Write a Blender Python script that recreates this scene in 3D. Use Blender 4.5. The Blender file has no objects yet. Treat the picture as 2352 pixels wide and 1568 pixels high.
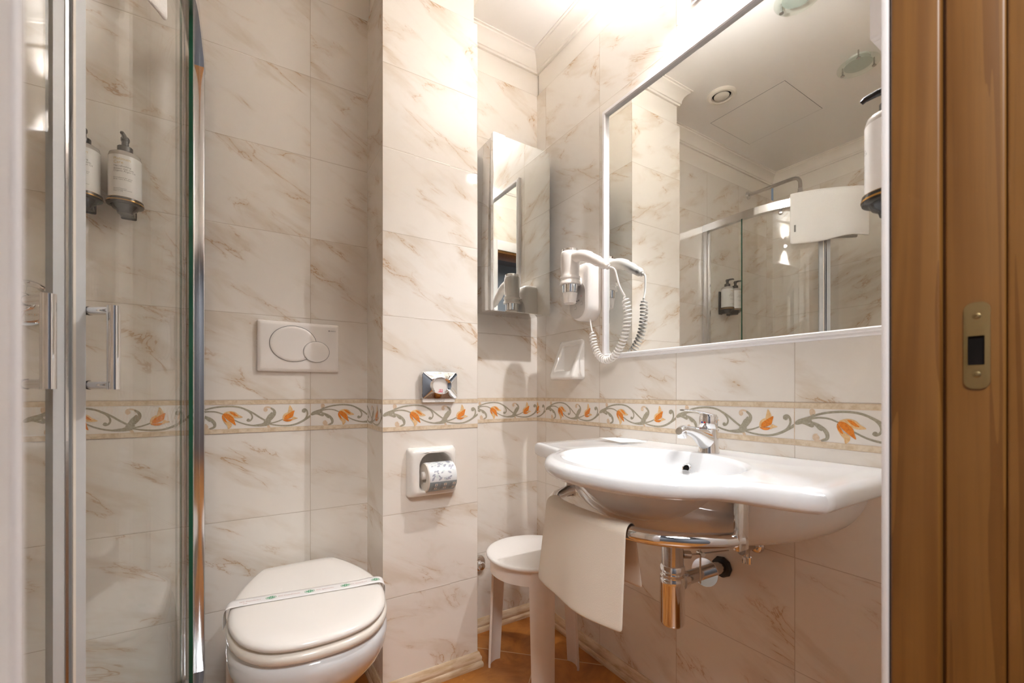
import bpy, bmesh, math, random
from mathutils import Vector, Matrix, Quaternion
random.seed(7)
C = bpy.context.scene.collection
PI = math.pi
def R(d): return math.radians(d)

# ------------------------------------------------------------------ camera, world, lights, exposure
sc = bpy.context.scene
cam = bpy.data.cameras.new('camera'); camo = bpy.data.objects.new('camera', cam); C.objects.link(camo)
camo.location = (0, 0, 1.0); camo.rotation_euler = (R(90), 0, R(-31.965))
cam.sensor_width = 36.0; cam.lens = 36.0 * 994.04 / 2352; cam.shift_y = (900.75 - 784) / 2352
cam.clip_start = 0.01; cam.clip_end = 50
cam.dof.use_dof = True; cam.dof.focus_distance = 1.35; cam.dof.aperture_fstop = 4.5
sc.camera = camo
w = bpy.data.worlds.new('world'); sc.world = w; w.use_nodes = True
w.node_tree.nodes['Background'].inputs[0].default_value = (0.5, 0.55, 0.62, 1)
w.node_tree.nodes['Background'].inputs[1].default_value = 0.3
sc.view_settings.view_transform = 'Standard'; sc.view_settings.look = 'None'
sc.view_settings.gamma = 1; sc.view_settings.use_curve_mapping = False
sc.view_settings.exposure = 0.04
sc.cycles.max_bounces = 16; sc.cycles.diffuse_bounces = 10; sc.cycles.glossy_bounces = 6
sc.cycles.transmission_bounces = 8; sc.cycles.transparent_max_bounces = 24
sc.cycles.caustics_reflective = False; sc.cycles.caustics_refractive = False
sc.cycles.sample_clamp_indirect = 80.0
def lamp(name, kind, loc, energy, color, size=0.1, rot=(0, 0, 0)):
    l = bpy.data.lights.new(name, kind); l.energy = energy; l.color = color
    if kind == 'AREA': l.size = size
    else: l.shadow_soft_size = size
    o = bpy.data.objects.new(name, l); o.location = loc; o.rotation_euler = rot; C.objects.link(o); return o
LAMP_POS = (1.055, 0.75, 2.17)
LAMP_COL = (0.985, 0.985, 1.0)
LAMP_EMIT = 8300.0       # halogen bulb in the lamp over the mirror
HALL_FILL_W = 46.0
lamp('hall_fill_light', 'AREA', (0.0, -0.58, 2.42), HALL_FILL_W, (1.0, 0.985, 0.975), 0.55)  # added fill without a fitting, brightens the room and jamb through the doorway

# ------------------------------------------------------------------ room constants (metres; camera height 1 m)
RX, BY, LX, FY = 1.13, 1.598, -0.89, 0.213
CX0, CX1, CY = 0.3831, 0.7255, 1.399
FZ, ZT, ZC = 0.008, 2.335, 2.505
B0, B1 = 0.873, 0.976
DX0, DX1, DZ = -0.065, 0.70, 2.02          # doorway
TW = 0.3353

# ------------------------------------------------------------------ materials
def newmat(name):
    m = bpy.data.materials.new(name); m.use_nodes = True
    nt = m.node_tree; b = nt.nodes['Principled BSDF']; return m, nt, b
def plain(name, col, rough=0.5, metal=0.0, spec=0.5, coat=0.0, bump=0, bscale=200):
    m, nt, b = newmat(name)
    b.inputs['Base Color'].default_value = (*col, 1); b.inputs['Roughness'].default_value = rough
    b.inputs['Metallic'].default_value = metal; b.inputs['Specular IOR Level'].default_value = spec
    b.inputs['Coat Weight'].default_value = coat
    if bump:
        tc = nt.nodes.new('ShaderNodeTexCoord'); n = nt.nodes.new('ShaderNodeTexNoise'); n.inputs['Scale'].default_value = bscale
        n.inputs['Detail'].default_value = 3
        bp = nt.nodes.new('ShaderNodeBump'); bp.inputs['Strength'].default_value = bump; bp.inputs['Distance'].default_value = 0.002
        nt.links.new(tc.outputs['Object'], n.inputs['Vector']); nt.links.new(n.outputs[0], bp.inputs['Height'])
        nt.links.new(bp.outputs[0], b.inputs['Normal'])
    return m
class NT:
    """small node-building helper"""
    def __init__(s, nt): s.nt = nt; s.L = nt.links
    def put(s, sock, v):
        if hasattr(v, 'is_output'): s.L.new(v, sock)
        elif v is not None: sock.default_value = v
    def math(s, op, a, b=None, c=None, clamp=False):
        n = s.nt.nodes.new('ShaderNodeMath'); n.operation = op; n.use_clamp = clamp
        for i, v in enumerate((a, b, c)):
            if v is not None: s.put(n.inputs[i], v)
        return n.outputs[0]
    def vmath(s, op, a, b=None):
        n = s.nt.nodes.new('ShaderNodeVectorMath'); n.operation = op
        s.put(n.inputs[0], a)
        if b is not None: s.put(n.inputs[1], b)
        return n.outputs[0]
    def noise(s, vec, scale, detail=3, rough=0.5, dist=0.0):
        n = s.nt.nodes.new('ShaderNodeTexNoise'); s.put(n.inputs['Vector'], vec); n.inputs['Scale'].default_value = scale
        n.inputs['Detail'].default_value = detail; n.inputs['Roughness'].default_value = rough; n.inputs['Distortion'].default_value = dist
        return n.outputs[0]
    def ramp(s, v, lo, hi, a=0.0, b=1.0):
        n = s.nt.nodes.new('ShaderNodeMapRange'); n.interpolation_type = 'SMOOTHSTEP'
        s.put(n.inputs[0], v); n.inputs[1].default_value = lo; n.inputs[2].default_value = hi
        n.inputs[3].default_value = a; n.inputs[4].default_value = b
        return n.outputs[0]
    def mix(s, f, a, b):
        n = s.nt.nodes.new('ShaderNodeMix'); n.data_type = 'RGBA'
        s.put(n.inputs[0], f)
        s.put(n.inputs[6], (*a, 1) if isinstance(a, tuple) else a); s.put(n.inputs[7], (*b, 1) if isinstance(b, tuple) else b)
        return n.outputs[2]
    def xyz(s, v):
        n = s.nt.nodes.new('ShaderNodeSeparateXYZ'); s.put(n.inputs[0], v); return n.outputs
    def comb(s, x, y, z=0.0):
        n = s.nt.nodes.new('ShaderNodeCombineXYZ')
        for i, v in enumerate((x, y, z)): s.put(n.inputs[i], v)
        return n.outputs[0]
    def mapping(s, v, rot=(0, 0, 0), scale=(1, 1, 1)):
        n = s.nt.nodes.new('ShaderNodeMapping'); s.put(n.inputs[0], v); n.inputs['Rotation'].default_value = rot; n.inputs['Scale'].default_value = scale
        return n.outputs[0]

def marble():
    m, nt, b = newmat('marble_tile'); k = NT(nt)
    uv = nt.nodes.new('ShaderNodeUVMap').outputs[0]
    x, y, _ = k.xyz(uv)
    fu, fv = k.math('FLOOR', x), k.math('FLOOR', y)
    wn = nt.nodes.new('ShaderNodeTexWhiteNoise'); wn.noise_dimensions = '2D'; nt.links.new(k.comb(fu, fv), wn.inputs['Vector'])
    p = k.comb(k.math('MULTIPLY', x, TW), k.math('MULTIPLY', y, 0.272))
    off = k.vmath('SCALE', wn.outputs['Color']); off.node.inputs['Scale'].default_value = 37.0
    p = k.vmath('ADD', p, off)
    st = k.mapping(p, rot=(0, 0, R(26)))
    st = k.mapping(st, scale=(0.85, 2.3, 1.0))
    cloud = k.noise(st, 5.0, 4, 0.55, 0.4)
    cl = k.ramp(cloud, 0.47, 0.70)
    n1 = k.noise(st, 3.6, 6, 0.58, 0.6)
    v1 = k.ramp(k.math('ABSOLUTE', k.math('SUBTRACT', n1, 0.5)), 0.0, 0.010, 1.0, 0.0)
    v1s = k.ramp(k.math('ABSOLUTE', k.math('SUBTRACT', n1, 0.5)), 0.0, 0.06, 1.0, 0.0)
    mask = k.ramp(k.noise(st, 5.0, 2, 0.5, 0.0), 0.50, 0.66)
    tone = k.math('MULTIPLY_ADD', wn.outputs['Value'], 0.10, 0.0)
    col = k.mix(k.math('MULTIPLY', cl, 0.75), (0.82, 0.775, 0.715), (0.69, 0.605, 0.505))
    col = k.mix(k.math('MULTIPLY', k.math('MULTIPLY', v1s, mask), 0.40), col, (0.62, 0.50, 0.37))
    col = k.mix(k.math('MULTIPLY', k.math('MULTIPLY', v1, mask), 0.75), col, (0.50, 0.29, 0.13))
    col = k.mix(tone, col, (0.62, 0.54, 0.44))
    # grout joint: thin and even
    fx, fy = k.math('FRACT', x), k.math('FRACT', y)
    dx = k.math('MULTIPLY', k.math('MINIMUM', fx, k.math('SUBTRACT', 1.0, fx)), TW)
    dy = k.math('MULTIPLY', k.math('MINIMUM', fy, k.math('SUBTRACT', 1.0, fy)), 0.272)
    d = k.math('MINIMUM', dx, dy)
    g = k.ramp(d, 0.0004, 0.0011, 1.0, 0.0)
    col = k.mix(k.math('MULTIPLY', g, 0.75), col, (0.42, 0.34, 0.25))
    nt.links.new(col, b.inputs['Base Color'])
    nt.links.new(k.math('MULTIPLY_ADD', g, 0.5, 0.09), b.inputs['Roughness'])
    b.inputs['Specular IOR Level'].default_value = 0.42
    bp = nt.nodes.new('ShaderNodeBump'); bp.inputs['Strength'].default_value = 0.35; bp.inputs['Distance'].default_value = 0.001
    nt.links.new(k.ramp(d, 0.0003, 0.003), bp.inputs['Height']); nt.links.new(bp.outputs[0], b.inputs['Normal'])
    return m
def floor_mat():
    m, nt, b = newmat('terracotta_floor'); k = NT(nt)
    tc = nt.nodes.new('ShaderNodeTexCoord').outputs['Object']
    p = k.mapping(tc, rot=(0, 0, R(45)))
    x, y, _ = k.xyz(p)
    S = 0.33
    u, v = k.math('MULTIPLY_ADD', x, 1 / S, 0.42), k.math('MULTIPLY_ADD', y, 1 / S, 0.13)
    fx, fy = k.math('FRACT', u), k.math('FRACT', v)
    d = k.math('MINIMUM', k.math('MINIMUM', fx, k.math('SUBTRACT', 1.0, fx)), k.math('MINIMUM', fy, k.math('SUBTRACT', 1.0, fy)))
    wn = nt.nodes.new('ShaderNodeTexWhiteNoise'); wn.noise_dimensions = '2D'
    nt.links.new(k.comb(k.math('FLOOR', u), k.math('FLOOR', v)), wn.inputs['Vector'])
    off = k.vmath('SCALE', wn.outputs['Color']); off.node.inputs['Scale'].default_value = 5.0
    q = k.vmath('ADD', p, off)
    n = k.noise(q, 7.0, 6, 0.6, 0.8)
    col = k.mix(k.ramp(n, 0.35, 0.68), (0.51, 0.205, 0.038), (0.29, 0.092, 0.013))
    col = k.mix(k.math('MULTIPLY', k.ramp(k.noise(q, 3.0, 3), 0.55, 0.75), 0.35), col, (0.66, 0.36, 0.13))
    g = k.ramp(d, 0.004, 0.008, 1.0, 0.0)
    col = k.mix(g, col, (0.62, 0.45, 0.28))
    nt.links.new(col, b.inputs['Base Color']); b.inputs['Roughness'].default_value = 0.28
    return m
def wood_mat():
    m, nt, b = newmat('oak_wood'); k = NT(nt)
    tc = nt.nodes.new('ShaderNodeTexCoord').outputs['Object']
    p = k.mapping(tc, rot=(R(5), R(3), 0), scale=(14, 14, 0.75))
    n = k.noise(p, 1.0, 3, 0.5, 1.2)
    wv = k.math('FRACT', k.math('MULTIPLY', n, 5.0))
    band = k.ramp(wv, 0.15, 0.95)
    fine = k.noise(k.mapping(tc, scale=(300, 300, 6)), 1.0, 3, 0.6)
    col = k.mix(k.math('MULTIPLY', band, 0.8), (0.225, 0.100, 0.020), (0.155, 0.060, 0.009))
    col = k.mix(k.math('MULTIPLY', k.ramp(fine, 0.5, 0.75), 0.25), col, (0.115, 0.045, 0.010))
    nt.links.new(col, b.inputs['Base Color']); b.inputs['Roughness'].default_value = 0.42
    return m
def border_beige():
    m, nt, b = newmat('border_beige'); k = NT(nt)
    tc = nt.nodes.new('ShaderNodeTexCoord').outputs['Object']
    n = k.noise(tc, 55, 5, 0.65)
    col = k.mix(k.ramp(n, 0.38, 0.66), (0.76, 0.65, 0.50), (0.62, 0.49, 0.33))
    nt.links.new(col, b.inputs['Base Color']); b.inputs['Roughness'].default_value = 0.16
    return m
def baseboard_mat():
    m, nt, b = newmat('ceramic_baseboard'); k = NT(nt)
    tc = nt.nodes.new('ShaderNodeTexCoord').outputs['Object']
    n = k.noise(k.mapping(tc, scale=(4, 4, 25)), 3, 5, 0.6)
    col = k.mix(k.ramp(n, 0.38, 0.66), (0.72, 0.58, 0.42), (0.56, 0.40, 0.24))
    nt.links.new(col, b.inputs['Base Color']); b.inputs['Roughness'].default_value = 0.22
    return m
def petal_mat(name, a, bcol):
    m, nt, b = newmat(name); k = NT(nt)
    tc = nt.nodes.new('ShaderNodeTexCoord').outputs['Object']
    n = k.noise(tc, 190, 3, 0.6)
    nt.links.new(k.mix(k.ramp(n, 0.40, 0.62), a, bcol), b.inputs['Base Color']); b.inputs['Roughness'].default_value = 0.15
    return m
def glass_mat(name, tint, refl=1.0):
    """clear sheet glass: straight-through transmission plus a Fresnel mirror reflection"""
    m = bpy.data.materials.new(name); m.use_nodes = True; nt = m.node_tree; nt.nodes.clear(); k = NT(nt)
    out = nt.nodes.new('ShaderNodeOutputMaterial'); t = nt.nodes.new('ShaderNodeBsdfTransparent'); g = nt.nodes.new('ShaderNodeBsdfGlossy')
    t.inputs[0].default_value = (*tint, 1); g.inputs['Roughness'].default_value = 0.0; g.inputs[0].default_value = (1, 1, 1, 1)
    lw = nt.nodes.new('ShaderNodeLayerWeight'); lw.inputs['Blend'].default_value = 0.5
    f5 = k.math('POWER', lw.outputs['Facing'], 5.0); fr = k.math('MULTIPLY_ADD', f5, 0.9, 0.04)
    mx = nt.nodes.new('ShaderNodeMixShader'); nt.links.new(k.math('MULTIPLY', fr, refl, clamp=True), mx.inputs[0])
    nt.links.new(t.outputs[0], mx.inputs[1]); nt.links.new(g.outputs[0], mx.inputs[2]); nt.links.new(mx.outputs[0], out.inputs[0])
    return m
def emit_mat(name, col, s):
    m, nt, b = newmat(name); b.inputs['Base Color'].default_value = (0.9, 0.9, 0.88, 1)
    b.inputs['Emission Color'].default_value = (*col, 1); b.inputs['Emission Strength'].default_value = s
    return m
M = dict(
    marble=marble(), floor=floor_mat(), wood=wood_mat(), bbeige=border_beige(), baseb=baseboard_mat(),
    paint=plain('white_paint', (0.84, 0.80, 0.74), 0.55, bump=0.04, bscale=90),
    ceil=plain('ceiling_paint', (0.85, 0.825, 0.79), 0.6, bump=0.04, bscale=60),
    trimw=plain('white_gloss_paint', (0.82, 0.80, 0.80), 0.3),
    bwhite=plain('border_white', (0.83, 0.79, 0.74), 0.12),
    stem=petal_mat('vine_grey', (0.425, 0.385, 0.295), (0.35, 0.32, 0.24)),
    stem_l=petal_mat('vine_pale', (0.72, 0.57, 0.42), (0.66, 0.50, 0.35)),
    org=petal_mat('petal_orange', (0.80, 0.27, 0.035), (0.68, 0.20, 0.03)),
    org_l=petal_mat('petal_tan', (0.80, 0.57, 0.30), (0.74, 0.46, 0.22)),
    ceramic=plain('white_ceramic', (0.78, 0.80, 0.825), 0.06, spec=0.6, coat=0.3),
    ceramic_w=plain('warm_white_ceramic', (0.84, 0.81, 0.77), 0.10, coat=0.3),
    plastic=plain('white_plastic', (0.84, 0.80, 0.76), 0.18),
    seatp=plain('cream_seat_plastic', (0.82, 0.77, 0.70), 0.16),
    lidp=plain('white_lid_plastic', (0.85, 0.82, 0.78), 0.14),
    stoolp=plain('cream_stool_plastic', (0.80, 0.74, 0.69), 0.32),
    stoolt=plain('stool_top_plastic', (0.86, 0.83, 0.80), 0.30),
    chrome=plain('chrome', (0.86, 0.86, 0.87), 0.05, 1.0),
    chrome_d=plain('worn_chrome', (0.62, 0.60, 0.58), 0.16, 1.0, bump=0.05, bscale=300),
    steel=plain('polished_steel', (0.68, 0.66, 0.64), 0.03, 1.0),
    alu=plain('satin_aluminium', (0.80, 0.81, 0.83), 0.16, 1.0),
    mirror=plain('mirror_silver', (0.90, 0.92, 0.90), 0.0, 1.0),
    brass=plain('aged_brass', (0.36, 0.27, 0.13), 0.30, 1.0),
    black=plain('black_plastic', (0.022, 0.020, 0.020), 0.18),
    dark=plain('dark_hole', (0.012, 0.010, 0.009), 0.9, spec=0.05),
    amber=plain('amber_ring', (0.55, 0.28, 0.06), 0.15, 0.6),
    label=plain('white_label', (0.86, 0.85, 0.83), 0.25),
    shoulder=plain('clear_grey_bottle', (0.50, 0.46, 0.42), 0.12),
    ink=plain('grey_ink', (0.20, 0.20, 0.19), 0.5), gold=plain('gold_ink', (0.62, 0.48, 0.24), 0.35, 0.4),
    redink=plain('red_ink', (0.48, 0.20, 0.18), 0.6), pink=plain('pink_ink', (0.78, 0.08, 0.16), 0.5),
    green=plain('green_ink', (0.10, 0.36, 0.19), 0.6),
    paper=plain('white_paper', (0.86, 0.84, 0.83), 0.6),
    tissue=plain('tissue', (0.83, 0.80, 0.77), 0.9),
    tp_core=plain('roll_paper', (0.80, 0.75, 0.68), 0.8),
    tp_w=plain('wrapper_white', (0.80, 0.82, 0.83), 0.35), tp_b=plain('wrapper_blue', (0.30, 0.36, 0.39), 0.35),
    tp_leaf=plain('wrapper_leaf', (0.42, 0.43, 0.50), 0.4), tp_pale=plain('wrapper_pale_leaf', (0.68, 0.74, 0.74), 0.4),
    cloth=plain('cream_cloth', (0.76, 0.68, 0.58), 0.85, bump=0.15, bscale=500),
    terry=plain('white_terry', (0.84, 0.83, 0.81), 0.95, bump=0.7, bscale=420),
    gasket=plain('grey_gasket', (0.55, 0.57, 0.58), 0.35),
    panelgrey=plain('grey_label_panel', (0.62, 0.58, 0.54), 0.3),
    hall=plain('hall_paint', (0.13, 0.14, 0.16), 0.8), hallfloor=plain('hall_floor', (0.16, 0.10, 0.06), 0.5),
    vent=plain('vent_plastic', (0.76, 0.72, 0.65), 0.4),
    frost=plain('frosted_glass', (0.66, 0.70, 0.66), 0.25),
    glass=glass_mat('shower_glass', (0.985, 0.992, 0.988), 1.1), glass_c=glass_mat('lamp_glass', (0.95, 0.975, 0.955), 1.3),
    gedge=plain('green_glass_edge', (0.008, 0.085, 0.045), 0.25),
    lampglow=emit_mat('lamp_glow', LAMP_COL, LAMP_EMIT),
    red=plain('red_dot', (0.7, 0.02, 0.02), 0.3), blue=plain('blue_dot', (0.02, 0.05, 0.4), 0.3), rubber=plain('black_rubber', (0.03, 0.03, 0.03), 0.5),
)
# ------------------------------------------------------------------ mesh helpers
ORG = {}
def link(name, bm, mat, parent=None, smooth=True, angle=40, subsurf=0, org=None):
    """turn a bmesh in world coordinates into one object; origin = its thing's base"""
    if parent is not None: o0 = ORG[parent]
    elif org is not None: o0 = Vector(org)
    else:
        lo = [min(v.co[i] for v in bm.verts) for i in range(3)]; hi = [max(v.co[i] for v in bm.verts) for i in range(3)]
        o0 = Vector(((lo[0] + hi[0]) / 2, (lo[1] + hi[1]) / 2, lo[2]))
    bmesh.ops.translate(bm, verts=bm.verts, vec=-o0)
    bmesh.ops.recalc_face_normals(bm, faces=bm.faces)
    me = bpy.data.meshes.new(name); bm.to_mesh(me); bm.free()
    for m in (mat if isinstance(mat, (list, tuple)) else [mat]): me.materials.append(M[m] if isinstance(m, str) else m)
    if smooth:
        me.polygons.foreach_set('use_smooth', [True] * len(me.polygons))
        if angle < 180: me.set_sharp_from_angle(angle=R(angle))
    o = bpy.data.objects.new(name, me); C.objects.link(o)
    ORG[o] = o0
    if parent is None: o.location = o0
    else:
        o.parent = parent
    if subsurf:
        s = o.modifiers.new('subdivision', 'SUBSURF'); s.levels = subsurf; s.render_levels = subsurf
    return o
def thing(name, label, cat, loc, group=None):
    o = bpy.data.objects.new(name, None); C.objects.link(o); o.empty_display_size = 0.05
    o.location = loc; ORG[o] = Vector(loc); return tag(o, label, cat, group)
def tag(o, label=None, cat=None, group=None, kind=None):
    if label: o['label'] = label
    if cat: o['category'] = cat
    if group: o['group'] = group
    if kind: o['kind'] = kind
    return o
def structure(name, bm, mat, **kw): return tag(link(name, bm, mat, **kw), kind='structure')
def BM(): return bmesh.new()
def box(bm, lo, hi, bev=0.0, seg=2, mi=0):
    lo, hi = Vector(lo), Vector(hi)
    r = bmesh.ops.create_cube(bm, size=1.0); vs = r['verts']
    bmesh.ops.scale(bm, verts=vs, vec=hi - lo); bmesh.ops.translate(bm, verts=vs, vec=(lo + hi) / 2)
    fs = list({f for v in vs for f in v.link_faces})
    for f in fs: f.material_index = mi
    if bev:
        es = list({e for v in vs for e in v.link_edges})
        r = bmesh.ops.bevel(bm, geom=es, offset=bev, segments=seg, affect='EDGES', profile=0.5)
        for f in r['faces']: f.material_index = mi
    return bm
def quad(bm, pts, mi=0):
    f = bm.faces.new([bm.verts.new(p) for p in pts]); f.material_index = mi; return f
def rings(bm, loops, closed=True, cap0=False, cap1=False, mi=0):
    """skin a list of point loops with the same count"""
    vs = [[bm.verts.new(p) for p in L] for L in loops]; n = len(loops[0]); fs = []
    for a, b in zip(vs[:-1], vs[1:]):
        for i in range(n if closed else n - 1):
            j = (i + 1) % n
            f = bm.faces.new((a[i], a[j], b[j], b[i])); f.material_index = mi; fs.append(f)
    if cap0: f = bm.faces.new(vs[0][::-1]); f.material_index = mi
    if cap1: f = bm.faces.new(vs[-1]); f.material_index = mi
    return vs
def frame_of(d):
    d = d.normalized(); up = Vector((0, 0, 1)) if abs(d.z) < 0.95 else Vector((1, 0, 0))
    a = d.cross(up).normalized(); return a, a.cross(d).normalized()
def lathe(bm, prof, base, axis=(0, 0, 1), n=40, mi=0, cap=True):
    """prof: (radius, height) along axis from base"""
    base, axis = Vector(base), Vector(axis).normalized(); a, b = frame_of(axis)
    L = [[base + axis * h + (a * math.cos(t) + b * math.sin(t)) * max(r, 1e-5) for t in [2 * PI * i / n for i in range(n)]] for r, h in prof]
    rings(bm, L, True, cap, cap, mi); return bm
def cyl(bm, p0, p1, r, n=24, bev=0.0, mi=0, r1=None):
    p0, p1 = Vector(p0), Vector(p1); h = (p1 - p0).length; r1 = r if r1 is None else r1
    pr = [(r, 0), (r1, h)] if not bev else [(r - bev, 0), (r - bev * .3, bev * .3), (r, bev), (r1, h - bev), (r1 - bev * .3, h - bev * .3), (r1 - bev, h)]
    return lathe(bm, pr, p0, p1 - p0, n, mi)
def tube(bm, pts, r, n=12, cap=True, mi=0, closed=False):
    """round tube along a path; r may be a list; parallel-transport frames"""
    P = [Vector(p) for p in pts]; m = len(P)
    T = []
    for i in range(m):
        a = P[i - 1] if i > 0 else P[i]; b = P[i + 1] if i < m - 1 else P[i]
        T.append((b - a).normalized())
    a, b = frame_of(T[0]); L = []
    for i in range(m):
        if i:
            q = T[i - 1].rotation_difference(T[i]); a = q @ a
            a = (a - T[i] * a.dot(T[i])).normalized()
        b = T[i].cross(a); rr = r[i] if isinstance(r, (list, tuple)) else r
        L.append([P[i] + (a * math.cos(2 * PI * k / n) + b * math.sin(2 * PI * k / n)) * rr for k in range(n)])
    rings(bm, L, True, cap, cap, mi); return bm
def catmull(P, per=10, closed=False):
    P = [Vector(p) for p in P]; n = len(P); out = []
    for i in range(n if closed else n - 1):
        if closed: a, b, c, d = P[(i - 1) % n], P[i], P[(i + 1) % n], P[(i + 2) % n]
        else: a, b, c, d = P[max(i - 1, 0)], P[i], P[i + 1], P[min(i + 2, n - 1)]
        for k in range(per):
            t = k / per
            out.append(0.5 * ((2 * b) + (c - a) * t + (2 * a - 5 * b + 4 * c - d) * t * t + (3 * b - a - 3 * c + d) * t ** 3))
    if not closed: out.append(P[-1])
    return out
def resample(P, n, closed=True):
    P = list(P); Q = P + [P[0]] if closed else P
    S = [0.0]
    for a, b in zip(Q[:-1], Q[1:]): S.append(S[-1] + (b - a).length)
    out = []; j = 0
    for i in range(n):
        s = S[-1] * i / (n if closed else n - 1)
        while j < len(S) - 2 and S[j + 1] < s: j += 1
        t = (s - S[j]) / max(1e-9, S[j + 1] - S[j]); out.append(Q[j].lerp(Q[j + 1], min(1, t)))
    return out
def rrect(w, h, r, n=8, cx=0, cy=0):
    """rounded rectangle, counter-clockwise, 4*n points"""
    rr = r if isinstance(r, (list, tuple)) else [r] * 4   # corners: +x+y, -x+y, -x-y, +x-y
    out = []
    for q, (sx, sy) in enumerate(((1, 1), (-1, 1), (-1, -1), (1, -1))):
        for i in range(n):
            t = PI / 2 * (q + i / (n - 1)); c = rr[q]
            out.append((cx + sx * (w / 2 - c) + c * math.cos(t), cy + sy * (h / 2 - c) + c * math.sin(t)))
    return out
def ell(a, b, n=32, cx=0, cy=0): return [(cx + a * math.cos(2 * PI * i / n), cy + b * math.sin(2 * PI * i / n)) for i in range(n)]
def text_into(bm, s, size, fn, mi=0, align='LEFT', spacing=1.0):
    """lettering as flat mesh; fn maps (x, y) in metres to a world point"""
    cu = bpy.data.curves.new('t', 'FONT'); cu.body = s; cu.size = size; cu.align_x = align; cu.resolution_u = 2; cu.space_line = spacing
    o = bpy.data.objects.new('t', cu); C.objects.link(o)
    dg = bpy.context.evaluated_depsgraph_get(); me = bpy.data.meshes.new_from_object(o.evaluated_get(dg))
    vs = [bm.verts.new(fn(v.co.x, v.co.y)) for v in me.vertices]
    for p in me.polygons:
        try: f = bm.faces.new([vs[i] for i in p.vertices]); f.material_index = mi
        except ValueError: pass
    bpy.data.objects.remove(o); bpy.data.curves.remove(cu); bpy.data.meshes.remove(me)
def copy_tree(o, loc, rotz=0.0, label=None):
    """copy a thing, its parts and their sub-parts"""
    c = o.copy(); C.objects.link(c); c.location = loc; c.rotation_euler = (0, 0, rotz)
    if label: c['label'] = label
    for ch in [x for x in bpy.data.objects if x.parent == o]:
        d = ch.copy(); C.objects.link(d); d.parent = c
        for g in [x for x in bpy.data.objects if x.parent == ch]:
            e = g.copy(); C.objects.link(e); e.parent = d
    return c

# ------------------------------------------------------------------ setting: walls, floor, ceiling
def vmap(z):
    return (z - B0) / 0.271 if z <= B0 + 1e-6 else (z - B1) / 0.2718 + 10.0
def tile_rect(bm, P, S, z0, z1, s0, s1, uf):
    """tile quad on a wall; P(s,z) -> point; split at the border strip"""
    uvl = bm.loops.layers.uv.verify()
    for a, b in ((z0, min(z1, B0)), (max(z0, B0), min(z1, B1)), (max(z0, B1 + 1e-7), z1)):
        if b - a < 1e-5: continue
        f = quad(bm, [P(s0, a), P(s1, a), P(s1, b), P(s0, b)])
        mid = (a + b) / 2
        for lp, (s, z) in zip(f.loops, ((s0, a), (s1, a), (s1, b), (s0, b))):
            if mid < B0: v = (z - B0) / 0.271 - 1e-6
            elif mid < B1: v = (z - B0) / 0.271 + 0.2
            else: v = (z - B1) / 0.2718 + 10.0
            lp[uvl].uv = (uf(s), v)
def wall_faces(bm, fixed, axis, s0, s1, uf, nrm, z0=FZ, z1=ZT, holes=(), thick=0.1, plaster=True, ztop=ZC):
    """axis 'x': wall plane x=fixed, s is y.  axis 'y': plane y=fixed, s is x. nrm = +1/-1 direction of the room"""
    P = (lambda s, z: (fixed, s, z)) if axis == 'x' else (lambda s, z: (s, fixed, z))
    if holes:
        h0, h1, g0, g1 = holes
        for a, b, c, d in ((s0, h0, z0, z1), (h1, s1, z0, z1), (h0, h1, z0, g0), (h0, h1, g1, z1)): tile_rect(bm, P, None, c, d, a, b, uf)
    else: tile_rect(bm, P, None, z0, z1, s0, s1, uf)
    back = fixed - nrm * 0.010
    PB = (lambda s, z, f: (f, s, z)) if axis == 'x' else (lambda s, z, f: (s, f, z))
    quad(bm, [PB(s0, z1, fixed), PB(s1, z1, fixed), PB(s1, z1, back), PB(s0, z1, back)], 0)
    if plaster:
        far = fixed - nrm * thick
        a, b = sorted((back, far))
        if axis == 'x': box(bm, (a, s0, z0), (b, s1, ztop), mi=1)
        else: box(bm, (s0, a, z0), (s1, b, ztop), mi=1)
uR = lambda y: (1.5298 - y) / TW
uBk = lambda x: (x - 0.1959) / TW
uRec = lambda x: (x - 0.800) / TW
uCh = lambda x: (x - CX0) / (CX1 - CX0)
uChL = lambda y: 1.0 - (y - CY) / TW
uChR = lambda y: (CY - y) / TW
uL = lambda y: (y - 0.30) / TW
uF = lambda x: (1.10 - x) / TW
WM = ['marble', 'paint']
bm = BM(); wall_faces(bm, RX, 'x', FY - 0.15, BY, uR, -1); structure('wall_right', bm, WM, smooth=False)
bm = BM(); wall_faces(bm, BY, 'y', LX, CX0, uBk, -1)
wall_faces(bm, BY, 'y', CX1, RX, uRec, -1, plaster=False)
box(bm, (CX0, BY + .01, FZ), (RX + .1, BY + .1, ZC), mi=1); structure('wall_back', bm, WM, smooth=False)
bm = BM(); wall_faces(bm, LX, 'x', FY - 0.15, BY, uL, 1); structure('wall_left', bm, WM, smooth=False)
bm = BM()
HOLE = (0.488, 0.618, 0.668, 0.800)
wall_faces(bm, CY, 'y', CX0, CX1, uCh, -1, holes=HOLE, plaster=False)
wall_faces(bm, CX0, 'x', CY, BY, uChL, -1, plaster=False); wall_faces(bm, CX1, 'x', CY, BY, uChR, 1, plaster=False)
box(bm, (CX0 + .01, CY + .01, ZT - .02), (CX1 - .01, BY + .005, ZC), mi=1)
structure('wall_pillar', bm, WM, smooth=False)
bm = BM()
wall_faces(bm, FY, 'y', LX, DX0 - .03, uF, 1, thick=.153); wall_faces(bm, FY, 'y', DX1 + .03, RX, uF, 1, thick=.153)
wall_faces(bm, FY, 'y', DX0 - .03, DX1 + .03, uF, 1, z0=DZ + .01, thick=.153)
structure('wall_front', bm, WM, smooth=False)
bm = BM(); box(bm, (LX - .1, -1.5, FZ - .05), (RX + .6, BY + .1, FZ)); structure('floor', bm, 'floor', smooth=False)
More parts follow.
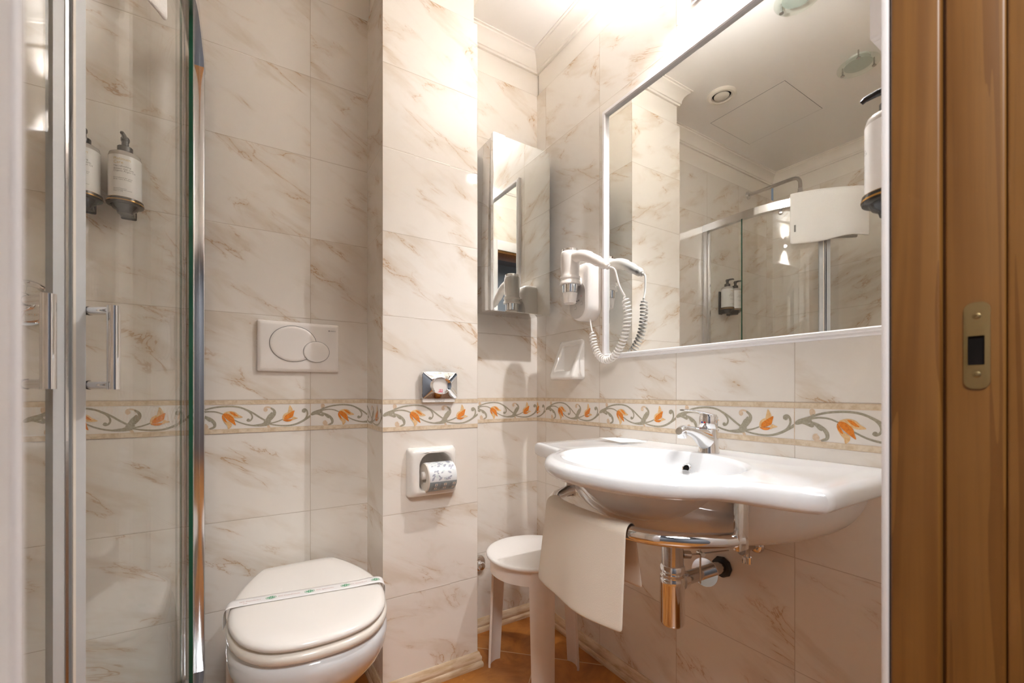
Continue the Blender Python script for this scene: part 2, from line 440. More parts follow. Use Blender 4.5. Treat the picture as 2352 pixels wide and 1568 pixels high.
bm = BM(); box(bm, (LX - .1, FY - .153, ZC), (RX + .1, BY + .1, ZC + .05)); structure('ceiling', bm, 'ceil', smooth=False)
# hallway behind the doorway
bm = BM()
box(bm, (-1.1, -1.6, FZ), (1.75, -1.5, 2.5)); box(bm, (-1.2, -1.5, FZ), (-1.1, .06, 2.5)); box(bm, (1.73, -1.5, FZ), (1.83, .06, 2.5))
box(bm, (1.23, .02, FZ), (1.73, .06, 2.5)); box(bm, (-1.1, .02, FZ), (-.99, .06, 2.5))
box(bm, (-1.2, -1.6, 2.5), (1.83, .06, 2.55)); structure('wall_hall', bm, 'hall', smooth=False)

def sweep(path, prof, closed=False, skip=()):
    """profile (offset into room, z) swept along a wall path with mitres"""
    n = len(path); P = [Vector((p[0], p[1])) for p in path]; L = []
    for i in range(n):
        d0 = (P[i] - P[i - 1]).normalized() if (i > 0 or closed) else None
        d1 = (P[(i + 1) % n] - P[i]).normalized() if (i < n - 1 or closed) else None
        n0 = Vector((-d0.y, d0.x)) if d0 else None; n1 = Vector((-d1.y, d1.x)) if d1 else None
        if n0 is None: o = n1
        elif n1 is None: o = n0
        else: o = (n0 + n1) / (1 + n0.dot(n1))
        L.append([(P[i].x + o.x * q, P[i].y + o.y * q, z) for q, z in prof])
    return L
PER = [(RX, FY), (RX, BY), (CX1, BY), (CX1, CY), (CX0, CY), (CX0, BY), (LX, BY), (LX, FY)]
def off_per(path, d):
    return path
crown = [(-.012, 2.437), (.0, 2.437), (.002, 2.445), (.006, 2.447), (.008, 2.462), (.014, 2.476), (.024, 2.488), (.036, 2.494), (.037, 2.500), (.045, 2.501), (.045, 2.512)]
bm = BM(); L = sweep([(x, y) for x, y in PER], crown, True); rings(bm, L + [L[0]], False); structure('trim_1', bm, 'trimw' and 'paint', angle=35)
bbp = [(-.002, FZ), (.016, FZ), (.017, .018), (.015, .026), (.011, .030), (.012, .036), (.012, .044), (.008, .050), (.006, .058), (.003, .062), (-.002, .062)]
bm = BM(); L = sweep([(RX, FY + .001), (RX, BY), (CX1, BY)], bbp); rings(bm, L[:2], False); structure('baseboard_right', bm, 'baseb')
bm = BM(); L = sweep([(RX, FY), (RX, BY), (CX1, BY), (CX1, CY), (CX0, CY), (CX0, BY), (-.075, BY)], bbp); rings(bm, L[1:], False)
structure('baseboard_back', bm, 'baseb')

# ------------------------------------------------------------------ flowered border tiles
# pattern drawn on one tile: u 0..1 along the tile, v 0 (top) .. 1 (bottom) of the white band
BT, BB = B1 - 0.0135, B0 + 0.0135
def cv(pts):   # photo-crop coordinates of the chase tile -> (u, v)
    out = []
    for x, y in pts:
        u = (x - 213) / 1086.0; top = 242 - 2 * u; bot = 499 - 29 * u
        out.append((u, (y - top) / (bot - top)))
    return out
def ribbon(pts, w0, w1=None, mid=None):
    c = [Vector((p[0], p[1], 0)) for p in cv(pts)]
    c = [Vector((p.x * TW, p.y * (BT - BB), 0)) for p in catmull(c, 8)]
    n = len(c); out = []
    for i, p in enumerate(c):
        t = i / (n - 1); d = (c[min(i + 1, n - 1)] - c[max(i - 1, 0)]).normalized(); nn = Vector((-d.y, d.x, 0))
        if mid is not None: wd = (w0 + (mid - w0) * t * 2) if t < .5 else (mid + (w1 - mid) * (t - .5) * 2)
        else: wd = w0 + ((w1 if w1 is not None else w0) - w0) * t
        out.append((p + nn * wd / 2, p - nn * wd / 2))
    return [[a[0], b[0], b[1], a[1]] for a, b in zip(out[:-1], out[1:])]
def blob(pts, per=4):
    c = catmull([Vector((p[0] * TW, p[1] * (BT - BB), 0)) for p in cv(pts)], per, True)
    m = sum(c, Vector()) / len(c)
    return [[m, c[i], c[(i + 1) % len(c)]] for i in range(len(c))]
def disc(x, y, r):
    (u, v), = cv([(x, y)]); c = Vector((u * TW, v * (BT - BB), 0))
    return [[c, c + Vector((math.cos(2 * PI * i / 12), math.sin(2 * PI * i / 12), 0)) * r, c + Vector((math.cos(2 * PI * (i + 1) / 12), math.sin(2 * PI * (i + 1) / 12), 0)) * r] for i in range(12)]
mm = 0.001
PAT = []   # (material slot, layer, polygons)
def add(mi, lay, polys): PAT.append((mi, lay, polys))
# slots: 0 white 1 beige 2 stem 3 pale stem 4 orange 5 tan
add(3, 1, blob([(330, 310), (318, 275), (322, 250), (345, 247), (358, 268), (350, 300)]))
add(3, 1, ribbon([(418, 470), (400, 485), (372, 490), (350, 475), (352, 450), (372, 446)], 5 * mm, 7 * mm)); add(3, 1, disc(365, 466, 6.5 * mm))
add(3, 1, ribbon([(935, 300), (915, 278), (885, 273), (866, 285), (866, 305), (880, 310)], 4 * mm, 7 * mm)); add(3, 1, disc(873, 300, 6 * mm))
add(3, 1, blob([(880, 450), (900, 450), (915, 475), (900, 483), (885, 468)]))
add(2, 2, ribbon([(320, 312), (370, 290), (430, 272), (500, 262), (570, 260), (640, 270), (700, 295), (760, 330), (820, 375), (870, 408)], 5 * mm, 5 * mm))
add(2, 2, ribbon([(300, 335), (350, 316), (400, 311), (455, 318), (512, 342)], 5 * mm, 3.5 * mm))
add(2, 2, ribbon([(600, 400), (645, 425), (695, 444), (745, 455), (790, 460)], 3.5 * mm, 5 * mm))
add(2, 2, ribbon([(690, 292), (722, 312), (748, 345), (754, 378), (740, 403), (720, 410), (710, 398)], 5 * mm, 6 * mm, 4.5 * mm)); add(2, 3, disc(720, 400, 4.5 * mm))
add(2, 2, ribbon([(860, 440), (920, 436), (980, 420), (1035, 396)], 5 * mm, 3.5 * mm))
add(2, 2, ribbon([(900, 442), (960, 455), (1030, 462), (1100, 460), (1160, 446), (1220, 418), (1300, 366)], 3.5 * mm, 7 * mm))
add(2, 2, ribbon([(1205, 425), (1245, 395), (1268, 355), (1265, 318), (1245, 298), (1226, 306), (1228, 326)], 4 * mm, 7 * mm)); add(2, 3, disc(1236, 318, 5 * mm))
add(2, 2, blob([(213, 366), (235, 338), (275, 320), (320, 303), (345, 286), (352, 300), (330, 320), (335, 345), (310, 358), (265, 368), (230, 378)]))
add(2, 2, blob([(250, 362), (300, 360), (335, 366), (350, 378), (335, 390), (310, 382), (285, 372)]))
add(2, 2, ribbon([(325, 352), (365, 366), (405, 390), (432, 425), (436, 460), (418, 478), (395, 486)], 6 * mm, 4 * mm, 9 * mm))
add(2, 2, blob([(350, 365), (385, 375), (405, 395), (400, 412), (382, 405), (366, 388)]))
add(2, 2, blob([(770, 450), (810, 446), (850, 432), (875, 405), (900, 385), (905, 405), (925, 420), (895, 440), (905, 455), (860, 466), (810, 468), (775, 464)]))
add(2, 2, ribbon([(860, 430), (905, 405), (940, 365), (955, 328), (945, 300), (920, 280)], 8 * mm, 4 * mm, 10 * mm))
add(2, 2, blob([(870, 405), (882, 380), (900, 350), (915, 345), (918, 368), (900, 398)]))
add(2, 2, blob([(900, 370), (912, 340), (932, 322), (940, 340), (928, 368)]))
# drooping flower
add(5, 4, blob([(510, 330), (535, 315), (570, 308), (610, 320), (635, 345), (672, 372), (625, 380), (590, 372), (545, 350)]))
add(5, 4, blob([(500, 390), (530, 405), (560, 420), (578, 440), (572, 470), (548, 490), (540, 455), (520, 430)]))
add(4, 5, blob([(505, 338), (535, 332), (570, 352), (596, 382), (603, 415), (612, 452), (582, 432), (556, 410), (530, 385), (512, 362)]))
add(4, 5, blob([(500, 345), (514, 370), (530, 398), (535, 422), (512, 405), (497, 378)]))
add(4, 5, blob([(560, 318), (590, 322), (618, 345), (632, 364), (602, 358), (578, 340)]))
# upright flower
add(5, 4, blob([(1080, 330), (1085, 300), (1098, 256), (1122, 292), (1126, 320), (1105, 340)]))
add(5, 4, blob([(1115, 395), (1130, 372), (1150, 378), (1175, 388), (1140, 400), (1120, 410)]))
add(5, 4, blob([(1030, 400), (1032, 365), (1050, 340), (1080, 328), (1090, 345), (1060, 380), (1050, 405)]))
add(4, 5, blob([(1045, 395), (1052, 365), (1085, 340), (1140, 308), (1134, 345), (1125, 372), (1095, 390), (1065, 400)]))
add(4, 5, blob([(1032, 404), (1060, 402), (1100, 398), (1120, 402), (1100, 418), (1062, 420)]))
def clip(poly, x, keep_gt):
    out = []
    for i in range(len(poly)):
        a, b = poly[i], poly[(i + 1) % len(poly)]
        ia, ib = (a.x >= x) == keep_gt, (b.x >= x) == keep_gt
        if ia: out.append(a)
        if ia != ib: t = (x - a.x) / (b.x - a.x); out.append(a.lerp(b, t))
    return out
def border(name, u0, u1, pos, nrm, length_per_u=TW):
    """strip of border tiles; u runs left to right seen from the room; pos(u) -> wall point (z ignored)"""
    bm = BM(); nrm = Vector(nrm)
    def Q(u, z, d): p = Vector(pos(u)); return (p.x + nrm.x * d, p.y + nrm.y * d, z)
    def strip(z0, z1, d, mi):
        quad(bm, [Q(u0, z0, d), Q(u1, z0, d), Q(u1, z1, d), Q(u0, z1, d)], mi)
    strip(BB, BT, .0010, 0); strip(BT, B1 - .0008, .0016, 1); strip(B0 + .0008, BB, .0016, 1)
    for z in (B1 - .0008, BT, BB, B0 + .0008): strip(z - .0006, z + .0006, .0018, 3)
    for k in range(math.floor(u0), math.ceil(u1)):
        if u0 < k < u1: quad(bm, [Q(k - .0025, B0, .0019), Q(k + .0025, B0, .0019), Q(k + .0025, B1, .0019), Q(k - .0025, B1, .0019)], 3)
        lo, hi = (u0 - k) * TW, (u1 - k) * TW
        for gi, (mi, lay, polys) in enumerate(PAT):
            for pi_, pl in enumerate(polys):
                pl = clip(clip(pl, max(lo, 0), True), min(hi, TW), False)
                if len(pl) < 3: continue
                quad(bm, [Q(k + p.x / TW, BT - p.y, .0012 + lay * .00010 + gi * .000008 + (pi_ % 2) * .000001) for p in pl], mi)
    o = link(name, bm, ['bwhite', 'bbeige', 'stem', 'stem_l', 'org', 'org_l'], smooth=False); tag(o, kind='structure'); return o
border('trim_2', uR(BY), uR(FY), lambda u: (RX, 1.5298 - u * TW, 0), (-1, 0, 0))
border('trim_3', uBk(LX), uBk(CX0), lambda u: (0.1959 + u * TW, BY, 0), (0, -1, 0))
border('trim_4', uRec(CX1), uRec(RX), lambda u: (0.800 + u * TW, BY, 0), (0, -1, 0))
border('trim_5', 0.0, 1.0, lambda u: (CX0 + u * (CX1 - CX0), CY, 0), (0, -1, 0))
border('trim_6', 1 - (BY - CY) / TW, 1.0, lambda u: (CX0, CY + (1 - u) * TW, 0), (-1, 0, 0))
border('trim_7', uL(FY), uL(BY), lambda u: (LX, 0.30 + u * TW, 0), (1, 0, 0))
border('trim_8', uF(DX0 - .07), uF(LX), lambda u: (1.10 - u * TW, FY, 0), (0, 1, 0))

# ------------------------------------------------------------------ doorway
bm = BM()
AR = .07
for x0, x1 in ((DX0 - AR, DX0), (DX1, DX1 + AR)): box(bm, (x0, FY + .0015, FZ), (x1, .222, DZ + AR), .002)
box(bm, (DX0, FY + .0015, DZ), (DX1, .222, DZ + AR), .002)
structure('trim_9', bm, 'trimw', angle=30)
bm = BM()
def jamb(bm, x0, s):   # wooden lining: two boards with a groove between
    def bx(xa, xb, y0, y1, bev=.003): box(bm, (min(xa, xb), y0, FZ), (max(xa, xb), y1, DZ + .03), bev, 3)
    bx(x0, x0 + s * .03, .166, .2125); bx(x0 + s * .006, x0 + s * .03, .115, .1635); bx(x0 + s * .006, x0 + s * .03, .06, .1145)
    bx(x0 + s * .012, x0 + s * .03, .06, .2, 0)
jamb(bm, DX1, 1)
door1 = tag(link('door_1', bm, 'wood', angle=30), kind='structure')
bm = BM(); box(bm, (DX0, .06, DZ - .018), (DX1, .213, DZ + .01), .003); link('head_lining', bm, 'wood', door1, angle=30)
bm = BM(); box(bm, (DX0 - .03, .06, FZ), (DX0, .213, DZ), .003); link('side_lining', bm, 'trimw', door1, angle=30)
# strike plate on the right lining
SX = DX1 + .006; SY0, SY1, SZ0, SZ1 = .1265, .1475, 1.004, 1.102
bm = BM()
o = rrect(SY1 - SY0, SZ1 - SZ0, .0085, 8, (SY0 + SY1) / 2, (SZ0 + SZ1) / 2); hl = rrect(.0135, .033, .0008, 8, (SY0 + SY1) / 2 + .0005, 1.0475)
L0 = [(SX - .0012, y, z) for y, z in o]; L1 = [(SX - .0016, y, z) for y, z in hl]; L2 = [(SX + .004, y, z) for y, z in hl]; Lb = [(SX + .0004, y, z) for y, z in o]
rings(bm, [Lb, L0, L1, L2]); sp = link('strike_plate', bm, 'brass', door1, angle=30)
bm = BM(); rings(bm, [[(SX - .0002, y, z) for y, z in hl]], cap1=True); link('latch_hole', bm, 'dark', sp)
for z in (1.086, 1.020):
    bm = BM(); lathe(bm, [(.0036, 0), (.0036, .0006), (.0025, .0012), (.001, .0013), (.0008, .0004)], (SX - .0010, (SY0 + SY1) / 2, z), (-1, 0, 0), 16); link('screw', bm, 'brass', sp)

# ------------------------------------------------------------------ wall mirror
my0, my1, mz0, mz1 = .30, 1.168, 1.120, 2.022
mir = thing('wall_mirror', 'large rectangular white-framed mirror on the wall over the washbasin', 'mirror', (RX, (my0 + my1) / 2, mz0))
bm = BM()
def frect(x, i): return [(x, my0 + i, mz0 + i), (x, my1 - i, mz0 + i), (x, my1 - i, mz1 - i), (x, my0 + i, mz1 - i)]
rings(bm, [frect(RX - .0005, 0), frect(RX - .012, 0), frect(RX - .015, .003), frect(RX - .015, .008), frect(RX - .018, .010), frect(RX - .018, .015), frect(RX - .014, .018), frect(RX - .004, .018)])
link('frame', bm, 'trimw', mir, angle=20)
bm = BM(); box(bm, (RX - .005, my0 + .012, mz0 + .012), (RX - .001, my1 - .012, mz1 - .012)); link('glass', bm, 'mirror', mir, smooth=False)

# ------------------------------------------------------------------ mirrored corner cabinet
kx0, kx1, ky0, kz0, kz1 = .817, 1.090, 1.448, 1.318, 1.998
cab = thing('mirror_cabinet', 'narrow tall mirror-fronted steel cabinet in the corner above the stool', 'cabinet', ((kx0 + kx1) / 2, BY, kz0))
bm = BM(); box(bm, (kx0 + .004, ky0 + .018, kz0 + .006), (kx1 - .008, BY - .0005, kz1 - .006), .0015); link('body', bm, 'steel', cab, angle=30)
bm = BM(); box(bm, (kx0 + .004, ky0, kz0), (kx1, ky0 + .006, kz1), .0008, 1); dr = link('door', bm, 'mirror', cab, angle=20)
bm = BM(); box(bm, (kx0, ky0 - .001, kz0 - .001), (kx0 + .004, ky0 + .017, kz1 + .002), .0008, 1)
box(bm, (kx0 + .004, ky0 - .001, kz1), (kx0 + .055, ky0 + .006, kz1 + .003)); box(bm, (kx0 + .004, ky0 - .001, kz0 - .003), (kx0 + .055, ky0 + .006, kz0))
link('hinge_strip', bm, 'chrome', cab, angle=30)

# ------------------------------------------------------------------ washbasin
YC = .69
def basin():
    out = [(RX - .0005, .315), (.79, .315), (.772, .345), (.752, .395), (.735, .432), (.705, .462), (.655, .492), (.612, .548), (.586, .615), (.577, .69),
           (.586, .765), (.612, .832), (.655, .888), (.705, .925), (.738, .955), (.752, .99), (.768, 1.055), (.788, 1.128), (RX - .0005, 1.128)]
    front = catmull([Vector((a, b, 0)) for a, b in out[1:-1]], 10)
    def seg(a, b, n): a, b = Vector((*a, 0)), Vector((*b, 0)); return [a.lerp(b, i / n) for i in range(n)]
    poly = seg(out[0], out[1], 14) + front[:-1] + seg(out[-2], out[-1], 14) + seg(out[-1], out[0], 30)
    n = len(poly); bc = Vector((.80, YC, 0)); cen = Vector((.93, .72, 0))
    ZR = .842
    def inset(d):
        res = []
        for p in poly:
            if p.x > RX - .002: res.append(Vector((RX - .0005, min(max(p.y, .315 + d), 1.128 - d), 0)))
            elif p.x > .80 and (p.y < .316 or p.y > 1.127): res.append(Vector((p.x, p.y + (d if p.y < .7 else -d), 0)))
            else: res.append(p + (bc - p).normalized() * d * 1.12)
        return res
    A, Bb = .178, .212
    dirs = []
    for p in poly: v = p - bc; dirs.append(math.atan2(v.y / Bb, v.x / A))
    def el(s): return [bc + Vector((A * s * math.cos(t), Bb * s * math.sin(t), 0)) for t in dirs]
    loops = []
    def lp(pts, z): loops.append([Vector((p.x, p.y, z(p) if callable(z) else z)) for p in pts])
    dep = .125
    for s in (.10, .25, .42, .58, .72, .83, .91, .965): lp(el(s), ZR - .004 - dep * (1 - s ** 3.2) ** .9)
    lp(el(.992), ZR - .008); lp(el(1.012), ZR - .001); lp(el(1.035), ZR + .0035); 
    e1 = el(1.06); ins = inset(.017); lp([a.lerp(b, .0) for a, b in zip(e1, ins)], ZR + .004)
    fl = lambda p: ZR + .003 * max(0, 1 - max(0, (p.x - .66)) / .12)
    lp([a.lerp(b, .35) for a, b in zip(e1, ins)], fl); lp([a.lerp(b, .8) for a, b in zip(e1, ins)], fl); lp(ins, fl)
    for d, dz in ((.012, -.0015), (.005, -.006), (.001, -.013), (0, -.022), (.002, -.031), (.007, -.037), (.016, -.040)): lp(inset(d), lambda p, dz=dz: fl(p) + dz)
    ub = inset(.05); lp(ub, ZR - .040)
    bm = BM(); rings(bm, loops, True, True, True)
    # belly under the basin: half of a flattened bowl against the wall
    L = []
    for k in range(15):
        ph = PI / 2 * k / 14; s = math.cos(ph) ** .62; z = ZR - .036 - .166 * math.sin(ph) ** 1.0
        L.append([(RX - .0005 - (.455 * s) * max(0, math.cos(t)) ** .95, .720 + .345 * (s ** .9) * math.sin(t), z) for t in [-PI / 2 + PI * i / 40 for i in range(41)]])
    rings(bm, L, False); return bm
bas = thing('washbasin', 'wide white ceramic washbasin with side shelves mounted under the mirror', 'washbasin', (RX, YC, .62))
link('bowl', basin(), 'ceramic', bas, angle=60)
bm = BM(); ring = Vector((.962, .700, .806)); ax = Vector((-1, -.05, .35)).normalized()
lathe(bm, [(.0075, -.001), (.0115, -.001), (.0125, .002), (.0105, .004), (.0085, .003), (.0075, -.001)], ring, ax, 24, cap=False); ov = link('overflow_ring', bm, 'chrome', bas)
bm = BM(); lathe(bm, [(.0001, .0005), (.0085, .0005)], ring, ax, 24, cap=False); link('overflow_hole', bm, 'dark', ov)
bm = BM(); lathe(bm, [(.030, 0), (.030, .002), (.024, .004), (.022, .002), (.001, .003)], (.80, YC, .7125), (0, 0, 1), 28); link('drain_ring', bm, 'chrome', bas)

# towel rail under the basin
rail = thing('towel_rail', 'curved chrome towel rail bracketed under the front of the washbasin', 'towel rail', (.72, .715, .705))
RAILP = catmull([(.800, .466, .722), (.762, .480, .722), (.700, .522, .722), (.655, .590, .722), (.637, .715, .722), (.655, .840, .722), (.700, .908, .722), (.762, .950, .722), (.800, .964, .722)], 12)
bm = BM(); tube(bm, RAILP, .0148, 18); link('tube', bm, 'chrome', rail)
for y in (.462, .962):
    bm = BM(); box(bm, (.780, y - .006, .704), (.812, y + .006, .806), .0015); link('bracket', bm, 'chrome', rail, angle=30)

# hand towel over the rail
def towel_over(path, th0, dr0, dr1, rad, out_sign, nu, bulge=.004, seed=1, flare=0.0, thick=.004, foldgap=.0, skew=0.0):
    """grid of loops across the rail: front drop, over the tube, back drop"""
    rnd = random.Random(seed); cols = []
    n = len(path)
    for i, p in enumerate(path):
        t = (path[min(i + 1, n - 1)] - path[max(i - 1, 0)]).normalized(); o = Vector((t.y, -t.x, 0)) * out_sign
        u = i / (n - 1); col = []
        ph = u * 9 + seed
        f0 = dr0 + skew * (u - .5)
        for k in range(13):
            d = f0 * (1 - k / 12); f = d / f0
            col.append(p + o * (rad + bulge * math.sin(ph) * f + flare * f) + Vector((0, 0, -d)))
        for k in range(1, 10):
            a = PI * k / 10; col.append(p + o * rad * math.cos(a) + Vector((0, 0, rad * math.sin(a))))
        for k in range(13):
            d = dr1 * k / 12; f = k / 12
            col.append(p - o * (rad + bulge * math.sin(ph * .8 + 1) * f + 1.6 * flare * f) + Vector((0, 0, -d)))
        cols.append(col)
    return cols
path = resample(catmull(RAILP, 2), 60, False)
seg = [p for p in path if p.x < .70 and .60 < p.y < .875]; seg = sorted(seg, key=lambda p: -p.y)
seg = resample(seg, 18, False)
cols = towel_over(seg, 0, .186, .125, .0172, 1, 18, .004, 2, .018)
if (cols[0][0] - seg[0]).x > 0: cols = towel_over(seg, 0, .186, .125, .0172, -1, 18, .004, 2, .018)
bm = BM(); rings(bm, cols, False)
ht = link('hand_towel', bm, 'cloth', angle=80); s = ht.modifiers.new('thick', 'SOLIDIFY'); s.thickness = .004; s.offset = 1
s = ht.modifiers.new('sub', 'SUBSURF'); s.levels = 1; s.render_levels = 2
tag(ht, 'cream cloth hand towel hung over the chrome rail below the washbasin', 'towel')

# ------------------------------------------------------------------ basin mixer tap
fx, fy, fz = 1.035, .688, .8425
tap = thing('basin_tap', 'chrome single-lever mixer tap on the back ledge of the washbasin', 'tap', (fx, fy, fz))
bm = BM(); lathe(bm, [(.0265, 0), (.0265, .004), (.0245, .012), (.0235, .045), (.0245, .062)], (fx, fy, fz), (0, 0, 1), 32)
L = []
SPY = .045
for px_, pz, ry, rz in ((.0, .032, .0232, .031), (-.025, .042, .020, .026), (-.055, .055, .0155, .014), (-.085, .063, .0135, .0105), (-.108, .066, .0125, .0105), (-.120, .062, .010, .009)):
    L.append([(fx + px_ + (.25 * rz * math.sin(2 * PI * i / 24)), fy + ry * math.cos(2 * PI * i / 24), fz + pz + rz * math.sin(2 * PI * i / 24)) for i in range(24)])
rings(bm, L, True, True, True)
lathe(bm, [(.0105, 0), (.0115, .002), (.0115, .018), (.009, .020)], (fx - .108, fy, fz + .044), (0, 0, 1), 24)
link('body', bm, 'chrome', tap, angle=50)
bm = BM(); lathe(bm, [(.0215, 0), (.0228, .002), (.0228, .030), (.020, .036), (.001, .038)], (fx, fy, fz + .0635), (0, 0, 1), 32)
L = []
for px_, pz, ry, rz in ((.018, .093, .016, .004), (-.01, .100, .019, .005), (-.04, .107, .015, .0038), (-.075, .112, .012, .003), (-.100, .1135, .011, .003), (-.108, .1135, .007, .002)):
    L.append([(fx + px_, fy + ry * math.cos(2 * PI * i / 20), fz + pz + rz * math.sin(2 * PI * i / 20)) for i in range(20)])
rings(bm, L, True, True, True); lv = link('lever', bm, 'chrome', tap, angle=50)
dirf = Vector((-1, 0, 0))
for sgn, mt, nm in ((-1, 'blue', 'cold_mark'), (1, 'red', 'hot_mark')):
    d2 = Matrix.Rotation(R(10) * sgn, 3, 'Z') @ dirf
    bm = BM(); lathe(bm, [(.0024, 0), (.0024, .0008), (.0005, .001)], Vector((fx, fy, fz + .080)) + d2 * .0222, d2, 12); link(nm, bm, mt, lv)
bm = BM(); cyl(bm, (fx + .028, fy, fz + .0), (fx + .028, fy, fz + .050), .003, 12); lathe(bm, [(.003, 0), (.0065, .003), (.0065, .006), (.003, .010)], (fx + .028, fy, fz + .048), (0, 0, 1), 16); link('pop_up_rod', bm, 'chrome', tap)

# sachet
bm = BM(); L = []
for i in range(9):
    u = i / 8; row = []
    for j in range(7):
        v = j / 6; bump = .005 * math.sin(PI * u) * math.sin(PI * v) + .0028 * math.sin(u * 7) * (1 - abs(2 * v - 1)) + .0012
        row.append((.975 + .085 * u + .012 * v, .940 + .105 * v - .03 * u + .0, .8465 + bump + (.004 * (1 - u) * v)))
    L.append(row)
rings(bm, L, False); so = link('sachet', bm, 'paper', angle=80); s = so.modifiers.new('thick', 'SOLIDIFY'); s.thickness = .0012
tag(so, 'small crumpled white paper sachet lying on the left shelf of the washbasin', 'sachet')

# ------------------------------------------------------------------ bottle trap and valves
tx, ty = .885, .684
trap = thing('bottle_trap', 'chrome bottle trap and waste pipe hanging below the washbasin', 'drain pipe', (tx, ty, .44))
bm = BM(); cyl(bm, (tx, ty, .568), (tx, ty, .685), .0255, 32); link('tail_pipe', bm, 'chrome_d', trap)
bm = BM(); lathe(bm, [(.025, 0), (.0285, .002), (.0285, .016), (.026, .019), (.0255, .019)], (tx, ty, .566), (0, 0, 1), 32); link('union_nut', bm, 'chrome', trap)
bm = BM(); lathe(bm, [(.018, 0), (.026, .001), (.0285, .006), (.0285, .100), (.0290, .101), (.0290, .110), (.0285, .111), (.0285, .118), (.024, .122), (.022, .130)], (tx, ty, .440), (0, 0, 1), 36); link('trap_cup', bm, 'chrome', trap, angle=30)
bm = BM(); p0, p1 = Vector((tx, ty, .540)), Vector((RX - .001, .708, .518)); d = (p1 - p0).normalized()
cyl(bm, p0 + d * .02, p1, .0165, 24); link('waste_pipe', bm, 'chrome_d', trap)
bm = BM(); lathe(bm, [(.0165, 0), (.024, .001), (.024, .018), (.0175, .021)], p0 + d * .026, d, 28); link('union_nut', bm, 'chrome', trap)
bm = BM(); lathe(bm, [(.0172, 0), (.036, .0), (.0362, .004), (.030, .010), (.0175, .012)], p0 + d * .150, d, 32); link('escutcheon', bm, 'chrome', trap)
bm = BM(); lathe(bm, [(.0166, -.012), (.026, -.012), (.029, -.004), (.028, -.0005)], (RX - .0005, .708, .518), (1, 0, 0), 9); link('rubber_collar', bm, 'rubber', trap, smooth=False)
bm = BM(); cyl(bm, (tx + .024, ty - .010, .606), (tx + .042, ty - .018, .604), .0095, 18); cyl(bm, (tx + .04, ty - .018, .604), (tx + .20, ty - .02, .585), .0022, 8)
cyl(bm, (tx + .078, ty - .03, .60), (tx + .090, ty - .008, .598), .0055, 12); cyl(bm, (tx + .082, ty - .019, .635), (tx + .082, ty - .019, .525), .0022, 8); link('pop_up_linkage', bm, 'chrome_d', trap)
def valve(y, label):
    t = thing('angle_valve', label, 'valve', (RX, y, .58), 'angle valves under the washbasin')
    bm = BM(); lathe(bm, [(.022, 0), (.022, .002), (.018, .008), (.010, .011)], (RX - .0005, y, .606), (-1, 0, 0), 28); link('rosette', bm, 'chrome', t)
    bm = BM(); cyl(bm, (RX - .01, y, .606), (RX - .062, y, .606), .0085, 20); lathe(bm, [(.0085, 0), (.0135, .002), (.0135, .016), (.012, .018)], (RX - .054, y, .606), (-1, 0, 0), 20); cyl(bm, (RX - .045, y, .606), (RX - .045, y, .584), .007, 16); link('body', bm, 'chrome_d', t)
    bm = BM(); L = []
    for h in (0, .016): L.append([(RX - .045 + (.0115 if i % 2 else .0098) * math.cos(2 * PI * i / 24), y + (.0115 if i % 2 else .0098) * math.sin(2 * PI * i / 24), .568 + h) for i in range(24)])
    rings(bm, L, True, True, True); link('knob', bm, 'chrome', t, smooth=False)
    bm = BM(); tube(bm, catmull([(RX - .050, y, .613), (RX - .053, y + .004, .628), (RX - .06, y + (.02 if y < .7 else -.02), .642)], 6), .0045, 10); link('supply_tube', bm, 'chrome_d', t)
valve(.615, 'right-hand chrome angle valve on the tiles beside the waste pipe')
valve(.775, 'left-hand chrome angle valve half hidden behind the towel rail')

# ------------------------------------------------------------------ stool
sx, sy, szt, sr = .862, 1.240, .452, .165
stool = thing('stool', 'round white plastic stool with three legs in the corner below the cabinet', 'stool', (sx, sy, FZ))
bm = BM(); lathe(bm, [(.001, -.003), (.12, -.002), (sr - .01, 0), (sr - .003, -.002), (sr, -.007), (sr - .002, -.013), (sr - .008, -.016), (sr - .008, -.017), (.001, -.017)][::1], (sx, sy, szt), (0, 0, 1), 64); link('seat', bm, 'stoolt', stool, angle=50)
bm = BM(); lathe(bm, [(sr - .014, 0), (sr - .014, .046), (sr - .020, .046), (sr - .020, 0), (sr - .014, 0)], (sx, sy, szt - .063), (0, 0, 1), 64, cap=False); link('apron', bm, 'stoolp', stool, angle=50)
for ang in (118, 352, 246):
    bm = BM(); L = []
    for k in range(9):
        t = k / 8; z = szt - .018 + (FZ - szt + .018) * t; rad = sr - .012 + .022 * t; w_ = .042 - .006 * t
        c = [(-w_, -.011), (-w_ * .6, .0), (0, .005), (w_ * .6, .0), (w_, -.011), (w_ * .92, -.018), (w_ * .55, -.008), (0, -.004), (-w_ * .55, -.008), (-w_ * .92, -.018)]
        a = R(ang); L.append([(sx + (rad + q) * math.cos(a) - p * math.sin(a), sy + (rad + q) * math.sin(a) + p * math.cos(a), z) for p, q in c])
    rings(bm, L, True, True, True); link('leg', bm, 'stoolp', stool, angle=70)

# chrome valve dome behind the stool
t = thing('wall_valve', 'chrome domed shut-off valve on the back wall behind the stool', 'valve', (.828, BY, .29))
bm = BM(); lathe(bm, [(.036, 0), (.036, .003), (.030, .010), (.016, .014), (.012, .022)], (.828, BY - .0005, .292), (0, -1, 0), 32); link('rosette', bm, 'chrome', t)
bm = BM(); lathe(bm, [(.011, 0), (.015, .004), (.017, .012), (.014, .020), (.006, .024), (.0005, .025)], (.828, BY - .022, .292), (0, -1, 0), 28); link('cap', bm, 'chrome', t)

